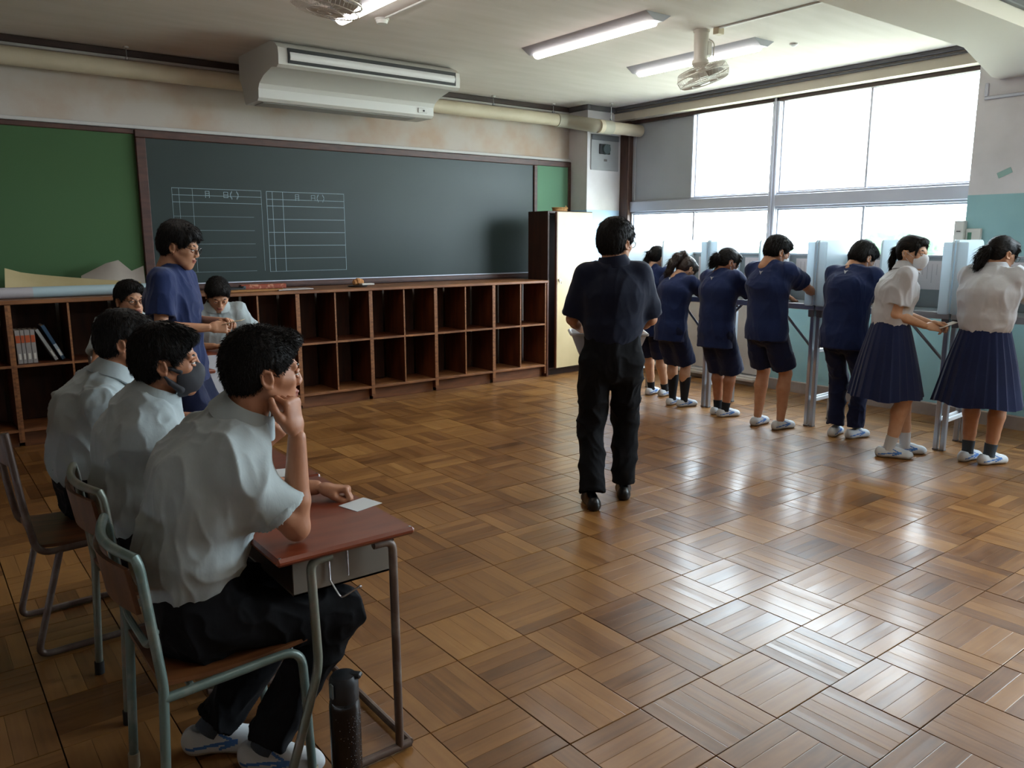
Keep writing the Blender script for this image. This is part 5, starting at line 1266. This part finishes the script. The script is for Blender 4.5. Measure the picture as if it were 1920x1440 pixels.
V = lo_+hi_+li_+bi_; F = [[3, 2, 1, 0]]+[[i, (i+1) % 4, 4+(i+1) % 4, 4+i] for i in range(4)]+[[4+i, 4+(i+1) % 4, 8+(i+1) % 4, 8+i] for i in range(4)]+[[8+i, 8+(i+1) % 4, 12+(i+1) % 4, 12+i] for i in range(4)]+[[12, 13, 14, 15]]
MB().add(V, F).build('tub', M_bask, t)
MB().tube(bend(ring(.218, .128, .96)+ring(.218, .128, .96)[:1], .03), .009, 8).build('rim', M_bask, t)
# ------------------------------------------------ reception: standing boy with card, two seated boys
J = stand((1.235, 4.70), -.62, 1.592, -5, 10, 3, 16, feet=((.0, .08, .1), (.02, -.08, -.1)), wr=((.21, .06, 1.04), (.20, -.11, 1.02)), elb=(-1., .7, -.3)); J['joinlegs'] = True; J['head'] = J['head']+A3(.01, -.01, .03)
person('standing boy in navy tee with glasses reading a card', J, 'tee', 'shorts', 'bowl', skin=M_skin, res=.006, hres=.0035, hs=.98, glasses=True, seed=10, hem=.12, logo=False, socks=(M_sockw, .16), bulk=1.04, hands=(dict(curl=.45, back=(.2, .5, .8)), dict(curl=.5, back=(-.3, -.8, .5))))
p = J['wrR']+nz(J['wrR']-J['elR'])*.12
tag(MB().rbox(p+A3(.02, .0, .03), (.11, .08, .003), .0008, np.array(Matrix.Rotation(-.6, 3, 'Z') @ Matrix.Rotation(-.2, 3, 'Y'))).build('reading_card', mat('card_buff', '#b5a98f', .7)), 'small buff card in the standing boy\'s hands', 'card')
e = J['elR']; w = J['wrR']; c0 = e+(w-e)*.12; ax = nz(w-e); u = nz(np.cross(ax, A3(0, 0, 1))); v = np.cross(ax, u)
tag(MB().tube([c0+(u*math.cos(a)+v*math.sin(a))*.039+ax*.012*math.cos(a) for a in np.linspace(0, 2*PI, 24, endpoint=False)], .003, 6, True).build('wrist_cord', M_logo), 'pale elastic cord round the standing boy\'s elbow', 'cord')
def seated(**k):
    J = dict(k); J = {a: (A3(*v) if isinstance(v, tuple) else v) for a, v in J.items()}
    J.setdefault('lat', A3(0, 1, 0)); J.setdefault('fwd', nz(np.cross(J['lat'], A3(0, 0, 1)))); J.setdefault('H', 1.6)
    for q in 'LR':
        J.setdefault('hip'+q, J['pel']+J['lat']*(.085 if q == 'L' else -.085)); J.setdefault('ft'+q, math.atan2(J['fwd'][1], J['fwd'][0])); J.setdefault('fp'+q, 0.)
    return J
def seat_auto(base, yaw, seat=.42, H=1.58, lean=12, hunch=18, hyaw=0, hpitch=20, wr=((.40, .10, .74), (.40, -.10, .74)), feet=((.32, .09, 0), (.32, -.09, 0)), elb=(-.3, .8, -.8)):
    J = stand(base, yaw, H, lean, hunch, hyaw, hpitch, feet, wr, elb, hipz=(seat+.075)/H)
    W = J['W']; return J
Jr = seat_auto((1.905, 6.17), -1.78, .42, 1.62, 6, 12, 5, 36, wr=((.32, .12, .74), (.32, -.06, .735)), feet=((.26, .09, 0), (.26, -.09, 0)))
person('seated boy in white shirt looking down at papers', Jr, 'shirt', 'trousers', 'short', skin=M_skin, res=.007, hres=.004, hs=.95, seed=11, tuck=True, legs_skin=False, sleeve=.75, hands=(dict(curl=.25), dict(curl=.25)))
t0 = Jr['chest']+Jr['fwd']*.128+A3(0, 0, -.01)
tag(MB().rbox(t0-Jr['lat']*-.06+A3(0, 0, -.02), (.004, .03, .05), .001, frame(Jr['fwd'])).build('name_tag', M_blkplastic), 'small black and white name tag on the seated boy\'s shirt', 'name tag')
Jq = seat_auto((1.165, 5.60), -1.45, .42, 1.60, 2, 8, 6, 2, wr=((.36, .14, .74), (.36, -.14, .735)))
person('smiling seated boy with glasses behind the front row', Jq, 'shirt', 'trousers', 'neat', skin=M_skin, res=.008, hres=.004, hs=.96, seed=12, tuck=True, legs_skin=False, glasses=True, sleeve=.75)
# ------------------------------------------------ three boys in front
J1 = seated(pel=(.555, 2.125, .505), waist=(.535, 2.125, .66), chest=(.60, 2.10, .875), neck=(.685, 2.07, 1.035), head=(.742, 2.04, 1.155), hf=nz((.99, -.06, -.10)), hup=nz((.12, -.03, 1)), shR=(.618, 1.955, .935), shL=(.64, 2.245, .95),
            elR=(.775, 1.955, .742), wrR=(.792, 1.962, .985), elL=(.81, 2.33, .745), wrL=(.965, 2.262, .738), knR=(.90, 1.99, .445), knL=(.92, 2.20, .455), anR=(.70, 2.06, .088), anL=(.60, 2.24, .088), ftR=-.75, ftL=-.5, H=1.64, latC=nz((-.06, 1, 0)))
person('nearest seated boy in white shirt resting cheek on fist', J1, 'shirt', 'trousers', 'crop', skin=M_skin_d, res=.0048, hres=.003, hs=.93, seed=13, tuck=True, legs_skin=False, socks=(M_sockg, .25), sleeve=.72, bulk=1.08,
       hands=(dict(curl=.9, dir=(.8, -.5, -.08), back=(.2, .1, 1), thumb=.9), dict(curl=.8, dir=(-.05, .12, 1), back=(.55, -.8, 0), thumb=.1)))
J2 = seated(pel=(.585, 2.77, .505), waist=(.55, 2.765, .66), chest=(.575, 2.745, .86), neck=(.62, 2.72, .995), head=(.668, 2.695, 1.108), hf=nz((.95, -.31, -.04)), hup=nz((.06, 0, 1)), shR=(.555, 2.605, .905), shL=(.605, 2.875, .91),
            elR=(.775, 2.575, .742), wrR=(.915, 2.62, .80), elL=(.80, 2.86, .742), wrL=(.93, 2.72, .80), knR=(.93, 2.66, .475), knL=(.94, 2.88, .475), anR=(.92, 2.66, .088), anL=(.92, 2.88, .088), H=1.62)
person('seated boy with charcoal mask and swept hair, middle of the row', J2, 'shirt', 'trousers', 'short', skin=M_skin_d, res=.0055, hres=.003, hs=.93, seed=14, tuck=True, legs_skin=False, mask='grey', sleeve=.72, bulk=1.05,
       hands=(dict(curl=.5, dir=(.6, -.55, .6), back=(.7, .5, .3)), dict(curl=.55, dir=(.6, -.35, .6), back=(.5, -.6, .5))))
J3 = seated(pel=(.53, 3.47, .505), waist=(.50, 3.465, .65), chest=(.555, 3.435, .84), neck=(.625, 3.405, .975), head=(.69, 3.40, 1.098), hf=nz((.96, -.22, -.15)), hup=nz((.15, 0, 1)), shR=(.565, 3.275, .895), shL=(.615, 3.57, .90),
            elR=(.79, 3.25, .742), wrR=(.96, 3.33, .745), elL=(.80, 3.58, .742), wrL=(.96, 3.47, .745), knR=(.89, 3.36, .475), knL=(.90, 3.58, .475), anR=(.90, 3.36, .088), anL=(.88, 3.58, .088), H=1.62)
person('seated boy in white shirt at the far end of the front row', J3, 'shirt', 'trousers', 'neat', skin=M_skin_d, res=.006, hres=.0035, hs=.95, seed=15, tuck=True, legs_skin=False, sleeve=.72, bulk=1.05)
# ------------------------------------------------ reception table, stools, bottle
M_sheetw = mat('white_cover_sheet', '#c4c9d2', .7)
def table(x, y, rz, label, w=.6, d=.42, z=.70, cover=False):
    t = thing('reception_table', label, 'table', (x, y, 0), rz=rz, group='reception tables')
    MB().box(-w/2, w/2, -d/2, d/2, z-.022, z, .006).build('tabletop', M_dtop, t, local=True)
    for sx in (-1, 1):
        for sy in (-1, 1): MB().tube([(sx*(w/2-.05), sy*(d/2-.05), z-.02), (sx*(w/2-.05), sy*(d/2-.05), .0)], .0125, 12).build('leg', M_tubebrown, t, local=True)
    MB().box(-w/2+.06, w/2-.06, -d/2+.05, d/2-.05, z-.14, z-.024, .004).build('book_tray', M_tray, t, local=True)
    if cover: MB().box(-w/2+.01, w/2-.01, -d/2-.008, -d/2-.003, z-.62, z-.002, .001).build('front_sheet', M_sheetw, t, local=True)
    return t
table(1.87, 5.87, -.15, 'reception table with a white sheet hung on its front', cover=True, w=.46)
table(1.20, 5.19, .10, 'reception table in front of the smiling boy with glasses')
for (x, y, rz, l) in ((1.93, 6.20, -1.78, 'school chair under the boy looking down at papers'), (1.16, 5.63, -1.45, 'school chair under the smiling boy with glasses')):
    chair(l, (x, y, 0), rz, M_tubebrown, M_rub)
# black water bottle by the nearest desk
bx, by = .838, 1.838
t = thing('water_bottle', 'black water bottle with white speckles standing by the desk', 'bottle', (bx, by, 0))
def lathe(prof, n=28):
    V = []; F = []
    for (r, z) in prof:
        for i in range(n): V.append((bx+r*math.cos(2*PI*i/n), by+r*math.sin(2*PI*i/n), z))
    for j in range(len(prof)-1):
        for i in range(n): F.append([j*n+i, j*n+(i+1) % n, (j+1)*n+(i+1) % n, (j+1)*n+i])
    F += [list(range(n))[::-1], [(len(prof)-1)*n+i for i in range(n)]]; return MB().add(V, F)
M_bot = mat('gloss_black', '#0c0e12', .22); M_lid = mat('matt_black_lid', '#14181d', .5)
lathe([(.040, 0), (.042, .004), (.042, .255), (.040, .270), (.035, .280)]).build('flask', M_bot, t)
lathe([(.0385, .275), (.0395, .280), (.0395, .325), (.037, .337), (.032, .345), (.018, .349)]).build('lid', M_lid, t)
b = MB(); b.rbox((bx+.026, by-.016, .342), (.036, .024, .014), .004, np.array(Matrix.Rotation(-.8, 3, 'Z'))); b.build('spout_cap', M_lid, t)
b = MB(); b.rbox((bx-.041, by-.012, .315), (.006, .018, .04), .002); b.build('latch', mat('grey_latch', '#5f6e70', .4), t)
b = MB(); rg = random.Random(4)
for q in range(150):
    a = rg.gauss(-1.1, .6); z = .03+.21*rg.random()**.7; d = A3(math.cos(a), math.sin(a), 0); u = A3(-d[1], d[0], 0); s_ = rg.uniform(.0004, .001)
    c = A3(bx, by, z)+d*.0422; b.add([c+u*s_, c+A3(0, 0, s_), c-u*s_, c-A3(0, 0, s_), c+d*.0004], [[0, 1, 4], [1, 2, 4], [2, 3, 4], [3, 0, 4]])
o = b.build('speckles', M_logo, t); o['kind'] = 'stuff'
